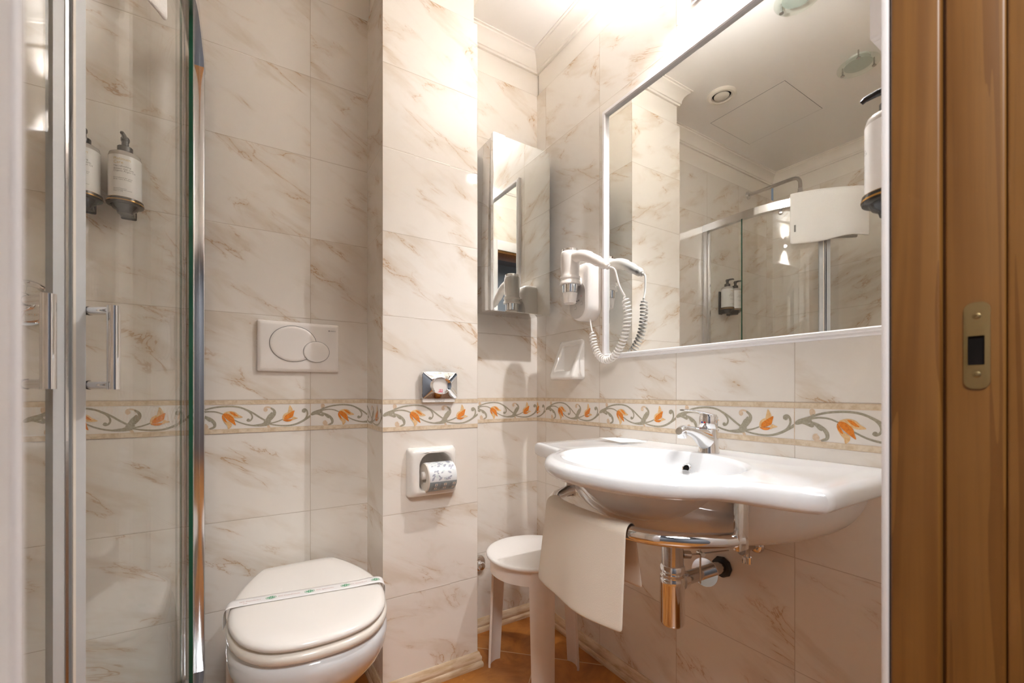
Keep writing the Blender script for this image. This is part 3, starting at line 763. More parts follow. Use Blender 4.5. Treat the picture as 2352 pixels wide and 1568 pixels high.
# ------------------------------------------------------------------ toilet
TXC = .155
LIDK = [(0, 1.552), (.060, 1.552), (.098, 1.548), (.118, 1.520), (.148, 1.450), (.172, 1.370), (.184, 1.285), (.180, 1.205), (.158, 1.128), (.115, 1.072), (.060, 1.046), (0, 1.040)]
def lid_outline(n=96):
    pts = [Vector((TXC + x, y, 0)) for x, y in LIDK] + [Vector((TXC - x, y, 0)) for x, y in LIDK[-2:0:-1]]
    return resample(catmull(pts, 8, True), n)
OL = lid_outline()
def inset_loop(P, d):
    n = len(P); c = sum(P, Vector()) / n; out = []
    for i in range(n):
        t = (P[(i + 1) % n] - P[i - 1]).normalized(); nn = Vector((t.y, -t.x, 0))
        if nn.dot(c - P[i]) < 0: nn = -nn
        out.append(P[i] + nn * d)
    return out
def slab(bm, P, prof):
    c = sum(P, Vector()) / len(P)
    rings(bm, [[Vector((p.x, p.y, z)) for p in (inset_loop(P, d) if d <= .0125 else [q.lerp(c, d / .17) for q in P])] for d, z in prof], True, True, True)
wc = thing('toilet', 'white toilet with closed lid against the tiled wall between shower and pillar', 'toilet', (TXC, 1.30, FZ))
bm = BM(); slab(bm, OL, [(.012, .436), (.004, .437), (.0, .441), (.0, .446), (.004, .4515), (.012, .4545), (.03, .456), (.05, .4565)]); link('lid', bm, 'lidp', wc, angle=60)
bm = BM(); OS = inset_loop(OL, -.004); slab(bm, OS, [(.014, .409), (.004, .410), (0, .415), (0, .424), (.004, .430), (.014, .432)]); link('seat', bm, 'seatp', wc, angle=60)
for x in (-.07, .07):
    bm = BM(); cyl(bm, (TXC + x - .02, 1.556, .425), (TXC + x + .02, 1.556, .425), .010, 16, .002); link('hinge', bm, 'seatp', wc)
bm = BM(); L = []
def bowl_loop(wd, yf, yb, z, wb):
    pts = [(0, yb), (wb, yb), (wd * .86, yf + (yb - yf) * .62), (wd, yf + (yb - yf) * .44), (wd * .92, yf + (yb - yf) * .22), (wd * .62, yf + (yb - yf) * .065), (0, yf)]
    pts = [Vector((TXC + x, y, z)) for x, y in pts] + [Vector((TXC - x, y, z)) for x, y in pts[-2:0:-1]]
    return resample(catmull(pts, 8, True), 72)
for a in ((.14, 1.085, 1.56, .4055, .10), (.172, 1.050, 1.57, .406, .115), (.184, 1.040, 1.575, .399, .12), (.188, 1.036, 1.58, .380, .125), (.186, 1.042, 1.585, .350, .125), (.176, 1.066, 1.59, .315, .12), (.156, 1.104, 1.596, .275, .115), (.135, 1.146, 1.5965, .235, .11), (.119, 1.185, 1.5965, .19, .105), (.112, 1.205, 1.5965, .12, .10), (.113, 1.205, 1.5965, .04, .10), (.118, 1.20, 1.5965, FZ + .0005, .105)): L.append(bowl_loop(*a))
rings(bm, L, True, True, True); link('bowl', bm, 'ceramic', wc, angle=70)
# paper hygiene band across the lid
Pa, Pb = Vector((-.028, 1.318, 0)), Vector((.341, 1.262, 0))
dband = (Pb - Pa).normalized(); nband = Vector((dband.y, -dband.x, 0))
bw = .0215
prof = [(-.010, .405), (-.011, .425), (-.009, .444), (-.003, .455), (.012, .4588), (.06, .4592), (.19, .4592), (.30, .4596), (.345, .462), (.368, .461), (.380, .453), (.383, .440), (.382, .420), (.378, .408)]
pc = catmull([Vector((a, 0, b)) for a, b in prof], 8)
bm = BM(); Lr = []
for p in pc: Lr.append([Pa + dband * p.x + nband * (bw * q) + Vector((0, 0, p.z)) for q in (-1, -.5, 0, .5, 1)])
rings(bm, Lr, False); band = link('paper_strip', bm, 'paper', angle=80); s = band.modifiers.new('thick', 'SOLIDIFY'); s.thickness = .0006; s.offset = -1
tag(band, 'white paper hygiene strip with green crosses wrapped across the toilet lid', 'paper strip')
SLEN = [0.0]
for a, b in zip(pc[:-1], pc[1:]): SLEN.append(SLEN[-1] + (b - a).length)
def on_band(sv, q, h=.0004):
    j = 0
    while j < len(SLEN) - 2 and SLEN[j + 1] < sv: j += 1
    t = (sv - SLEN[j]) / (SLEN[j + 1] - SLEN[j]); p = pc[j].lerp(pc[j + 1], t)
    tn = (pc[j + 1] - pc[j]).normalized(); nr = Vector((-tn.z, 0, tn.x)); p = p + nr * h
    return Pa + dband * p.x - nband * q + Vector((0, 0, p.z))
for s0, txt in ((.022, 'sinfected'), (.078, 'WC Desinfiziert'), (.166, 'WC Desinfectado'), (.258, 'WC Igienizzato'), (.345, 'WC Desinfecte')):
    bm = BM(); text_into(bm, txt, .0072, lambda x, y, s0=s0: on_band(s0 + x, y - .002)); link('lettering', bm, 'redink', band, smooth=False)
bm = BM(); text_into(bm, '(CE)', .005, lambda x, y: on_band(.088 + x, y - .013)); link('lettering', bm, 'redink', band, smooth=False)
for s0 in (.150, .242, .333, .414):
    bm = BM(); a = .0125; b2 = .0098
    for i in range(28):
        t0, t1 = 2 * PI * i / 28, 2 * PI * (i + 1) / 28
        quad(bm, [on_band(s0 + r_ * a * math.cos(t), r_ * b2 * math.sin(t)) for r_, t in ((1, t0), (1, t1), (.9, t1), (.9, t0))])
    def rc(x0, x1, y0, y1): quad(bm, [on_band(s0 + x, y) for x, y in ((x0, y0), (x1, y0), (x1, y1), (x0, y1))])
    rc(-.0035, -.0006, -.0075, .0075); rc(.0006, .0035, -.0075, .0075); rc(-.009, -.0035, -.0032, .0032); rc(.0035, .009, -.0032, .0032)
    link('cross_emblem', bm, 'green', band, smooth=False)
# toilet brush
tb = thing('toilet_brush', 'thin white-handled toilet brush standing left of the toilet bowl', 'toilet brush', (-.030, 1.44, FZ))
bm = BM(); lathe(bm, [(.045, 0), (.047, .01), (.043, .11), (.040, .112), (.012, .113), (.010, .118)], (-.030, 1.44, FZ), (0, 0, 1), 32); link('holder', bm, 'plastic', tb)
bm = BM(); lathe(bm, [(.0075, 0), (.0075, .23), (.009, .24), (.006, .252), (.001, .254)], (-.030, 1.44, FZ + .11), (0, 0, 1), 16); link('handle', bm, 'plastic', tb)

# ------------------------------------------------------------------ flush plate
pf = thing('flush_plate', 'white dual-button flush plate on the tiles above the toilet', 'flush plate', (.1615, BY, 1.068))
PX0, PX1, PZ0, PZ1 = .0405, .2835, 1.068, 1.231
pcx, pcz = (PX0 + PX1) / 2, (PZ0 + PZ1) / 2
bm = BM()
def prr(inx, r, y): return [(x, y, z) for x, z in rrect(PX1 - PX0 - 2 * inx, PZ1 - PZ0 - 2 * inx, r, 6, pcx, pcz)]
rings(bm, [prr(0, .004, BY - .0005), prr(0, .004, BY - .009), prr(.002, .004, BY - .012), prr(.012, .006, BY - .0135), prr(.03, .006, BY - .0138)], True, False, True)
link('plate', bm, 'plastic', pf, angle=50)
def button(name, cx, cz, a, b, yb, yt, lz):
    bm = BM(); L = []
    for s, y in ((1, yb), (1, yt + .001), (.985, yt), (.86, yt - .0005), (.55, yt - .001), (.1, yt - .001)):
        L.append([(x, y + (.0010 * max(0, -(z - cz) / b) if s < .97 else 0), z) for x, z in ell(a * s, b * s, 48, cx, cz)])
    rings(bm, L, True, False, True); o = link(name, bm, 'plastic', pf, angle=60)
    bm = BM(); rings(bm, [[(x, lz, z) for x, z in ell(a * s, b * s, 48, cx, cz)] for s in (1.0, 1.025)]); g = link('gap_line', bm, 'ink', o, smooth=False)
button('large_button', .1437, 1.159, .0685, .058, BY - .0130, BY - .0155, BY - .0150)
button('small_button', .2125, 1.1355, .0400, .0345, BY - .0150, BY - .0172, BY - .0168)
bm = BM(); text_into(bm, '\u25a0GEBERIT', .0052, lambda x, y: (.250 + x, BY - .0141, 1.207 + y)); link('brand_print', bm, 'ink', pf, smooth=False)

# ------------------------------------------------------------------ toilet paper holder and roll
hx0, hx1, hz0, hz1 = .460, .632, .6515, .816
hcx, hcz = (hx0 + hx1) / 2, (hz0 + hz1) / 2
bm = BM()
def hr(ins, r, y): return [(x, y, z) for x, z in rrect(hx1 - hx0 - 2 * ins, hz1 - hz0 - 2 * ins, r, 9, hcx, hcz)]
def op(s, y, dz=0): return [(x, y, z + dz) for x, z in rrect(.116 * s, .125 * s, [.045 * s, .045 * s, .02 * s, .02 * s], 9, hcx + .008, hcz + .002)]
rings(bm, [hr(0, .012, CY - .0006), hr(.0, .012, CY - .008), hr(.004, .014, CY - .022), hr(.010, .018, CY - .030), hr(.018, .022, CY - .033), op(1.07, CY - .033), op(1.02, CY - .031), op(1, CY - .026), op(.98, CY + .02), op(.93, CY + .045), op(.8, CY + .058)], True, False, True)
hold = link('paper_holder', bm, 'ceramic_w', angle=60); tag(hold, 'white ceramic recessed toilet paper holder on the tiled pillar', 'paper holder')
rcx0, rcx1, rcy, rcz, rr_ = .5145, .6150, 1.378, .7165, .0485
roll = thing('toilet_roll', 'wrapped toilet roll with leaf print resting in the ceramic holder', 'toilet paper', ((rcx0 + rcx1) / 2, rcy, rcz - rr_))
bm = BM(); lathe(bm, [(.020, 0), (rr_ - .003, 0), (rr_ - .0005, .003), (rr_ - .0005, rcx1 - rcx0 - .003), (rr_ - .003, rcx1 - rcx0), (.020, rcx1 - rcx0), (.020, 0)], (rcx0, rcy, rcz), (1, 0, 0), 56, cap=False); link('paper', bm, 'tp_core', roll, angle=50)
bm = BM(); cyl(bm, (rcx0 - .008, rcy, rcz + .006), (rcx1 + .006, rcy, rcz + .006), .0135, 24, .002); link('spindle', bm, 'plastic', roll)
def on_roll(x, a, h=0): return (rcx0 + x, rcy - (rr_ + h) * math.cos(a), rcz + (rr_ + h) * math.sin(a))
bm = BM(); W = rcx1 - rcx0
NA = 64
for i in range(NA):
    a0, a1 = 2 * PI * i / NA - PI, 2 * PI * (i + 1) / NA - PI
    mi = 1 if (-1.5 < (a0 + a1) / 2 < -.16) else 0
    quad(bm, [on_roll(.003, a0), on_roll(W - .003, a0), on_roll(W - .003, a1), on_roll(.003, a1)], mi)
rnd = random.Random(3)
for i in range(60):
    x, a = rnd.uniform(.01, W - .012), rnd.uniform(-.08, 1.9); th = rnd.choice((-.9, -.6, .5, .8)) + rnd.uniform(-.2, .2); sz = rnd.uniform(.0045, .0085)
    pts = [(-1, 0), (-.3, .42), (.5, .4), (1, .0), (.5, -.4), (-.3, -.42)]
    quad(bm, [on_roll(x + sz * (p * math.cos(th) - q * math.sin(th)), a + sz * (p * math.sin(th) + q * math.cos(th)) / rr_, .0002 + .00001 * i) for p, q in pts], 2 if i % 3 else 3)
for xx in (.012, .040, .072):
    text_into(bm, 'LUCART', .0085, lambda u, v, xx=xx: on_roll(xx + .008 - v, -.30 - u / rr_, .0006), 4)
for xx in (.026, .058, .089):
    for aa in (-.42, -.75):
        quad(bm, [on_roll(xx + p * .0045, aa + q * .0045 / rr_, .0007) for p, q in ((-1, -1), (1, -1), (1, 1), (-1, 1))], 5)
        quad(bm, [on_roll(xx + p * .0022, aa + q * .0022 / rr_, .0009) for p, q in ((-1, -1), (1, -.6), (.8, 1), (-.7, .9))], 4)
link('wrapper', bm, ['tp_w', 'tp_b', 'tp_leaf', 'tp_pale', 'ink', 'tp_core'], roll, smooth=False)

# ------------------------------------------------------------------ chrome sanitary bag dispenser
dx0, dx1, dz0, dz1 = .5075, .6365, .977, 1.069
dcx, dcz = (dx0 + dx1) / 2, (dz0 + dz1) / 2
tis = thing('bag_dispenser', 'chrome sanitary bag dispenser with round opening on the tiled pillar', 'dispenser', (dcx, CY, dz0))
bm = BM()
def sup(ins, y, k=20): # rectangle resampled by angle
    out = []
    w_, h_ = (dx1 - dx0) / 2 - ins, (dz1 - dz0) / 2 - ins
    for i in range(64):
        t = 2 * PI * i / 64 + PI / 64; c, s_ = math.cos(t), math.sin(t); q = (abs(c / w_) ** k + abs(s_ / h_) ** k) ** (-1 / k); out.append((dcx + q * c, y, dcz + q * s_))
    return out
def elp(a, b, y): return [(dcx + a * math.cos(2 * PI * i / 64 + PI / 64), y, dcz + b * math.sin(2 * PI * i / 64 + PI / 64)) for i in range(64)]
rings(bm, [sup(0, CY - .0006), sup(0, CY - .018), sup(.0015, CY - .0205), sup(.003, CY - .021), elp(.0415, .0300, CY - .0272), elp(.0385, .0288, CY - .0280), elp(.0372, .0284, CY - .0276), elp(.0262, .0272, CY - .0225), elp(.0252, .0262, CY - .018)], True)
link('cover', bm, 'chrome', tis, angle=24)
bm = BM(); box(bm, (dx0 + .004, CY - .017, dz0 - .011), (dx1 - .008, CY - .0025, dz1 - .006), .001, 1)
text_into(bm, 'Contenitore per', .0058, lambda x, y: (dcx + x, CY - .0173, dz0 - .0045 + y), 1, 'CENTER'); text_into(bm, 'sacchetti igienici', .0052, lambda x, y: (dcx + x, CY - .0173, dz0 - .0098 + y), 1, 'CENTER')
link('inner_tray', bm, ['plastic', 'ink'], tis, angle=30)
bm = BM(); box(bm, (dcx - .03, CY - .0195, dcz - .03), (dcx + .03, CY - .0172, dcz + .03), .0008, 1)
for a, b, c, d in ((-.006, -.0044, -.021, -.012), (-.0025, -.0009, -.021, -.012), (.001, .0026, -.021, -.012), (.005, .0066, -.021, -.012), (-.006, .0066, -.0225, -.0205), (-.011, -.005, -.0225, -.021)): box(bm, (dcx + a + .003, CY - .0198, dcz + c), (dcx + b + .003, CY - .0190, dcz + d), mi=1)
link('bag', bm, ['tissue', 'pink'], tis, angle=30)

# ------------------------------------------------------------------ ceramic soap dish on the right wall
bm = BM()
yz = lambda w0, h, r, yc, zc: rrect(w0, h, r, 9, yc, zc)
def dishloop(w0, h, r, yc, zc, xf): return [(xf(z), y, z) for y, z in yz(w0, h, r, yc, zc)]
zb, zt2 = 1.050, 1.208
def prot(z, top=.008, bot=.062): t = max(0, min(1, (zt2 - z) / (zt2 - zb))); return RX - (top + (bot - top) * (t * t * (3 - 2 * t)))
yc0 = 1.352; zc0 = (zb + zt2) / 2
rings(bm, [dishloop(.150, .158, .014, yc0, zc0, lambda z: RX - .0006), dishloop(.150, .158, .014, yc0, zc0, lambda z: min(RX - .004, prot(z) + .008)), dishloop(.142, .150, .014, yc0, zc0, lambda z: prot(z) + .001), dishloop(.130, .138, .014, yc0, zc0, prot),
           dishloop(.108, .108, .010, yc0, zc0 + .006, lambda z: prot(z) + .002), dishloop(.104, .104, .010, yc0, zc0 + .006, lambda z: prot(z) + .008), dishloop(.100, .098, .010, yc0, zc0 + .007, lambda z: RX - .003)], True, False, True)
sd = link('soap_dish', bm, 'ceramic_w', angle=60); tag(sd, 'white ceramic soap dish on the wall below the hair dryer', 'soap dish')

# ------------------------------------------------------------------ hair dryer with wall base
hd = thing('hair_dryer', 'white wall-mounted hair dryer with chrome bands and coiled cord', 'hair dryer', (RX, 1.235, 1.27))
bY0, bY1, bZ0, bZ1 = 1.185, 1.300, 1.268, 1.480
bcy, bcz = (bY0 + bY1) / 2, (bZ0 + bZ1) / 2
def br(ins, r, x): return [(x, y, z) for y, z in rrect(bY1 - bY0 - 2 * ins, bZ1 - bZ0 - 2 * ins, [.02, .02, r, r], 9, bcy, bcz)]
bm = BM(); rings(bm, [br(0, .052, RX - .0006), br(0, .052, RX - .040), br(.003, .050, RX - .055), br(.010, .044, RX - .061), br(.03, .024, RX - .062)], True, False, True); base = link('wall_base', bm, 'plastic', hd, angle=60)
bm = BM(); pr_ = [(RX - .0623, y, z) for y, z in rrect(.088, .135, [.040, .040, .042, .042], 9, bcy + .006, bcz - .030)]; rings(bm, [[(RX - .0618, y, z) for x, y, z in pr_], pr_], True, False, True); lp_ = link('label_panel', bm, 'panelgrey', base, smooth=False)
bm = BM()
for yy, zz, a, b in ((1.262, 1.342, .004, .003), (1.251, 1.342, .004, .003), (1.240, 1.343, .003, .003), (1.258, 1.334, .007, .0008)): quad(bm, [(RX - .0627, yy + p * a, zz + q * b) for p, q in ((-1, -1), (1, -1), (1, 1), (-1, 1))])
for yy, zz in ((1.258, 1.318), (1.224, 1.330)):
    for q in range(4): quad(bm, [(RX - .0627, yy + u_, zz + v_) for u_, v_ in (((-.006, -.006), (.006, -.006), (.006, -.005), (-.006, -.005)), ((-.006, .003), (0, .009), (0, .008), (-.006, .002)), ((.006, .003), (0, .009), (0, .008), (.006, .002)), ((-.006, -.006), (-.005, -.006), (-.005, .003), (-.006, .003)))[q]])
link('pictogram_print', bm, 'ink', lp_, smooth=False)
bm = BM(); lathe(bm, [(.0018, 0), (.0012, .0008)], (RX - .0622, 1.226, 1.357), (-1, 0, 0), 10); link('indicator_light', bm, 'red', lp_)
ax_, ay_ = 1.030, 1.245
bm = BM(); lathe(bm, [(.033, 0), (.0345, .001), (.0345, .006), (.0325, .009), (.0335, .030), (.0355, .052), (.0358, .085), (.034, .100), (.031, .1045), (.029, .1045)], (ax_, ay_, 1.413), (0, 0, 1), 40)
hp = [(ax_, ay_ - .02, 1.492), (ax_ + .002, ay_ - .06, 1.490), (ax_ + .005, ay_ - .10, 1.474), (ax_ + .008, ay_ - .14, 1.450), (ax_ + .011, ay_ - .175, 1.428), (ax_ + .013, ay_ - .19, 1.418)]
tube(bm, catmull(hp, 6), [.020 + 0 * i for i in range(3)] + [.0205] * 10 + [.018] * 6 + [.0155] * 5 + [.011] * 4 + [.006] * 3, 20); link('body', bm, 'plastic', hd, angle=60)
bm = BM(); lathe(bm, [(.028, 0), (.031, .001), (.0305, .010), (.026, .0125), (.024, .010), (.001, .010)], (ax_, ay_, 1.516), (0, 0, 1), 36); link('air_intake', bm, 'chrome', hd, angle=40)
bm = BM(); lathe(bm, [(.0355, 0), (.039, .001), (.039, .010), (.0355, .013), (.0355, .020), (.0380, .022), (.0375, .030), (.034, .031)], (ax_, ay_, 1.396), (0, 0, 1), 40)
box(bm, (ax_ + .03, ay_ - .022, 1.398), (RX - .058, ay_ + .022, 1.424), .004); link('holder_ring', bm, 'plastic', hd, angle=50)
bm = BM(); lathe(bm, [(.0255, 0), (.0285, .001), (.0295, .030), (.028, .031)], (ax_, ay_, 1.366), (0, 0, 1), 36); link('chrome_band', bm, 'chrome', hd, angle=40)
bm = BM(); lathe(bm, [(.0185, .003), (.0215, 0), (.0225, .001), (.0275, .0375), (.0265, .038)], (ax_, ay_, 1.3285), (0, 0, 1), 36); link('nozzle', bm, 'plastic', hd, angle=40)
# coiled cord
def helix(path, r, turns, n):
    P = resample(catmull(path, 14), n, False); out = []
    a, b = None, None
    for i in range(n):
        t = (P[min(i + 1, n - 1)] - P[max(i - 1, 0)]).normalized()
        if a is None: a, b = frame_of(t)
        else: a = (a - t * a.dot(t)).normalized()
        b = t.cross(a); f = min(1, i / (n * .03), (n - 1 - i) / (n * .03)); th = 2 * PI * turns * i / (n - 1)
        out.append(P[i] + (a * math.cos(th) + b * math.sin(th)) * r * f)
    return out
he = Vector(hp[-1])
straight = catmull([he, he + Vector((.008, -.016, -.012)), (1.062, 1.030, 1.355), (1.080, 1.022, 1.318)], 10)
coil = helix([(1.080, 1.022, 1.318), (1.086, 1.015, 1.26), (1.088, 1.030, 1.19), (1.092, 1.075, 1.132), (1.098, 1.125, 1.114), (1.100, 1.165, 1.132), (1.100, 1.192, 1.175), (1.098, 1.200, 1.225)], .0112, 34, 34 * 12)
tail = catmull([coil[-1], (1.098, 1.205, 1.24), (1.096, 1.21, 1.272)], 6)
bm = BM(); tube(bm, straight[:-1], .0034, 10); tube(bm, coil, .0030, 8); tube(bm, tail, .0030, 8); link('coiled_cord', bm, 'plastic', hd, angle=180)

# ------------------------------------------------------------------ soap bottles on wall holders
def bottle_local(text):
    """bottle standing at the origin, front towards -Y; returns the thing"""
    t = thing('soap_bottle', 'x', 'bottle', (0, 0, 0))
    H = .138; r = .0345
    bm = BM(); lathe(bm, [(.020, 0), (r - .003, .001), (r, .004), (r, H - .012), (r - .002, H - .004), (r - .008, H), (.016, H + .002), (.014, H + .004)], (0, 0, 0), (0, 0, 1), 48); link('body', bm, 'shoulder', t, angle=60)
    bm = BM(); lathe(bm, [(r + .0003, .006), (r + .0003, H - .015)], (0, 0, 0), (0, 0, 1), 48, cap=False); lb = link('label', bm, 'label', t, angle=180)
    def F(x, y, x0, z0): a = (x0 + x) / r - PI / 2; return ((r + .0006) * math.cos(a), (r + .0006) * math.sin(a), z0 + y)
    bm = BM()
    for txt, size, z0, mi in text: text_into(bm, txt, size, lambda x, y, z0=z0: F(x, y, -.019, z0), mi, spacing=.9)
    link('label_print', bm, ['ink', 'gold'], lb, smooth=False)
    bm = BM(); lathe(bm, [(.0165, 0), (.0165, .016), (.0155, .017), (.008, .018), (.0075, .030), (.0075, .034)], (0, 0, H + .002), (0, 0, 1), 28); pc_ = link('pump_collar', bm, 'black', t, angle=40)
    bm = BM(); lathe(bm, [(.0085, 0), (.0095, .003), (.0095, .009), (.007, .013), (.001, .0135)], (0, 0, H + .034), (0, 0, 1), 20)
    tube(bm, [(0, 0, H + .042), (0, -.018, H + .0435), (0, -.036, H + .042), (0, -.041, H + .0385)], [.0062, .0055, .0045, .0035], 12); link('pump_spout', bm, 'black', t, angle=60)
    return t
def holder_local():
    t = thing('bottle_holder', 'x', 'bottle holder', (0, 0, 0))
    bm = BM(); lathe(bm, [(.001, -.002), (.033, -.002), (.0385, .000), (.0395, .006), (.0385, .012), (.0362, .013), (.0362, .0), (.001, 0)], (0, 0, 0), (0, 0, 1), 48); link('cup', bm, 'black', t, angle=50)
    bm = BM(); lathe(bm, [(.0397, .0035), (.0400, .005), (.0397, .0065)], (0, 0, 0), (0, 0, 1), 48, cap=False); lathe(bm, [(.0380, .0123), (.0384, .0130), (.0368, .0134)], (0, 0, 0), (0, 0, 1), 48, cap=False); link('amber_ring', bm, 'amber', t)
    bm = BM(); lathe(bm, [(.031, 0), (.026, -.008), (.018, -.013), (.016, -.020), (.001, -.020)], (0, 0, -.0015), (0, 0, 1), 32); box(bm, (-.016, 0, -.020), (.016, .044, -.004), .003); box(bm, (-.017, .0415, -.022), (.017, .049, .120), .003); link('bracket', bm, 'black', t, angle=50)
    return t
TXT = [('Platinum\nCare', .0105, .108, 1), ('The refreshing', .0062, .090, 0), ('Shower Gel with\nOrganic Argan Oil', .0062, .083, 0), ('Formulated for your\nBody Care Routine', .0048, .060, 0), ('Natural fragrance\nDermatologically tested\nMade in Italy', .0040, .032, 0)]
YS = BY - .050
b1 = bottle_local(TXT); h1 = holder_local()
b1.location = (-.268, YS, 1.5045); h1.location = (-.268, YS, 1.5035)
b1['label'] = 'right shower gel bottle with black pump on the shower wall'; b1['group'] = 'pump bottles in wall holders'
h1['label'] = 'black wall holder under the right shower gel bottle'; h1['group'] = 'bottle holders'
copy_tree(b1, (-.352, YS, 1.5045), 0, 'left shower gel bottle partly hidden behind the shower door frame')
copy_tree(h1, (-.352, YS, 1.5035), 0, 'black wall holder under the left shower gel bottle')
copy_tree(b1, (.876, FY + .050, 1.3045), PI, 'hand soap bottle on the wall beside the wooden doorway')
copy_tree(h1, (.876, FY + .050, 1.3035), PI, 'black wall holder under the hand soap bottle by the doorway')

# white-framed cabinet high on the front wall
wcb = thing('wall_cabinet', 'white-framed box cabinet high on the wall above the hand soap bottle', 'cabinet', (.97, FY, 1.562))
bm = BM()
for lo, hi in (((.85, FY + .001, 1.562), (.862, .284, 2.0)), ((1.08, FY + .001, 1.562), (1.092, .284, 2.0)), ((.862, FY + .001, 1.562), (1.08, .284, 1.574)), ((.862, FY + .001, 1.988), (1.08, .284, 2.0))): box(bm, lo, hi, .002)
link('frame', bm, 'trimw', wcb, angle=30)
bm = BM(); box(bm, (.8615, FY + .002, 1.5735), (1.0805, .278, 1.9885), .001); link('door', bm, 'plastic', wcb, angle=30)

# ------------------------------------------------------------------ wall lamp above the mirror
lx, ly, lz = LAMP_POS
wl = thing('wall_lamp', 'small frosted wall lamp above the washbasin mirror', 'lamp', (RX, ly, lz - .05))
bm = BM(); box(bm, (RX - .012, ly - .05, lz - .03), (RX - .0005, ly + .05, lz + .03), .003); tube(bm, [(RX - .01, ly, lz), (lx + .03, ly, lz)], .008, 12); link('bracket', bm, 'chrome', wl, angle=40)
bm = BM(); lathe(bm, [(.044, 0), (.050, 0), (.052, .004), (.052, .057), (.050, .061), (.044, .061), (.044, 0)], (lx, ly, lz - .036), (0, 0, 1), 40, cap=False); link('shade', bm, 'trimw', wl, angle=50)
bm = BM(); cyl(bm, (lx + .046, ly, lz), (lx + .012, ly, lz), .009, 16, .002); link('bulb_holder', bm, 'ceramic', wl)
bm = BM(); lathe(bm, [(.001, -.013), (.008, -.010), (.011, 0), (.008, .010), (.001, .013)], (lx, ly, lz), (0, 0, 1), 20); bulb = link('bulb', bm, 'lampglow', wl)

# ------------------------------------------------------------------ ceiling fittings
def ceiling_light(x, y, label):
    t = thing('ceiling_light', label, 'ceiling light', (x, y, ZC), 'glass disc ceiling lights')
    bm = BM(); lathe(bm, [(.045, 0), (.045, -.008), (.040, -.011), (.001, -.012)], (x, y, ZC - .0002), (0, 0, 1), 40); link('lamp_body', bm, 'frost', t, angle=50)
    bm = BM(); lathe(bm, [(.0001, 0), (.078, 0), (.079, .003), (.078, .006), (.0001, .006)], (x, y, ZC - .034), (0, 0, 1), 56, cap=False); link('glass_disc', bm, 'glass_c', t, angle=40)
    bm = BM(); lathe(bm, [(.0001, 0), (.052, 0), (.0525, .001), (.0001, .001)], (x, y, ZC - .0275), (0, 0, 1), 48, cap=False); link('frosted_patch', bm, 'frost', t)
    for k in range(3):
        a = R(100 + 120 * k); p = (x + .065 * math.cos(a), y + .065 * math.sin(a))
        bm = BM(); cyl(bm, (*p, ZC - .0005), (*p, ZC - .036), .003, 10); lathe(bm, [(.008, 0), (.008, .003), (.004, .005)], (*p, ZC - .038), (0, 0, 1), 16); link('stud', bm, 'chrome_d', t)
ceiling_light(.487, .806, 'glass disc ceiling light nearer the washbasin, seen in the mirror')
ceiling_light(-.11, .83, 'glass disc ceiling light nearer the shower, seen in the mirror')
bm = BM(); lathe(bm, [(.068, 0), (.068, -.004), (.060, -.012), (.048, -.012), (.044, -.004), (.044, -.001), (.030, -.001)], (.19, 1.297, ZC - .0002), (0, 0, 1), 48, cap=False)
vt = thing('ceiling_vent', 'round cream extractor vent on the ceiling reflected in the mirror', 'vent', (.19, 1.297, ZC))
link('rim', bm, 'vent', vt, angle=40)
bm = BM(); lathe(bm, [(.0001, -.0006), (.0435, -.0006), (.0435, -.0012), (.0001, -.0012)], (.19, 1.297, ZC - .0002), (0, 0, 1), 40, cap=False); link('throat', bm, 'dark', vt)
bm = BM(); lathe(bm, [(.0001, -.012), (.030, -.012), (.036, -.008), (.036, -.006), (.0001, -.003)], (.19, 1.297, ZC - .0002), (0, 0, 1), 40, cap=False); link('cone', bm, 'vent', vt, angle=40)
bm = BM()
box(bm, (-.358, 1.076, ZC - .0016), (.026, 1.464, ZC - .0008), .0003, 1)
hatch = link('ceiling_hatch', bm, 'ceil', smooth=False); tag(hatch, 'square flush access hatch in the ceiling next to the vent', 'hatch')
bm = BM(); box(bm, (-.3598, 1.0742, ZC - .0010), (.0278, 1.4658, ZC - .0002)); link('shadow_gap', bm, 'ink', hatch, smooth=False)

# ------------------------------------------------------------------ shower enclosure
EX = -.11; RAD = .55; acx, acy = EX - RAD, 1.368; FRY = acy - RAD
ZB, ZTOP = .15, 1.958
SEAM = -40.3
def arcp(a, r, z): return Vector((acx + r * math.cos(R(a)), acy + r * math.sin(R(a)), z))
def sheet(bm, path, th, z0, z1):
    """upright glass sheet of thickness th along a plan path"""
    n = len(path); L = []
    for i in range(n):
        t = (path[min(i + 1, n - 1)] - path[max(i - 1, 0)]).normalized(); nn = Vector((t.y, -t.x, 0)) * th / 2
        p = path[i]; L.append([(p.x + nn.x, p.y + nn.y, z0), (p.x + nn.x, p.y + nn.y, z1), (p.x - nn.x, p.y - nn.y, z1), (p.x - nn.x, p.y - nn.y, z0)])
    rings(bm, L, True, True, True)
def arcpath(a0, a1, r, n): return [arcp(a0 + (a1 - a0) * i / (n - 1), r, 0) for i in range(n)]
enc = thing('shower_enclosure', 'curved glass corner shower enclosure with chrome frame at left', 'shower', (acx, acy, FZ))
tray_path = [Vector((EX, BY - .001, 0))] + arcpath(0, -90, RAD, 30) + [Vector((LX + .001, FRY, 0)), Vector((LX + .001, BY - .001, 0))]
bm = BM()
def tl(s, z): c = Vector((acx, acy, 0)); return [Vector((min(max(p.x + (s * (c - p).x), LX + .001), 9), p.y + s * (c - p).y if p.y < BY - .01 else p.y, z)) for p in tray_path]
rings(bm, [tl(-.03, FZ + .0005), tl(-.03, ZB - .006), tl(-.02, ZB), tl(.06, ZB), tl(.10, ZB - .04), tl(.8, ZB - .05)], True, True, True); link('tray', bm, 'ceramic', enc, angle=40)
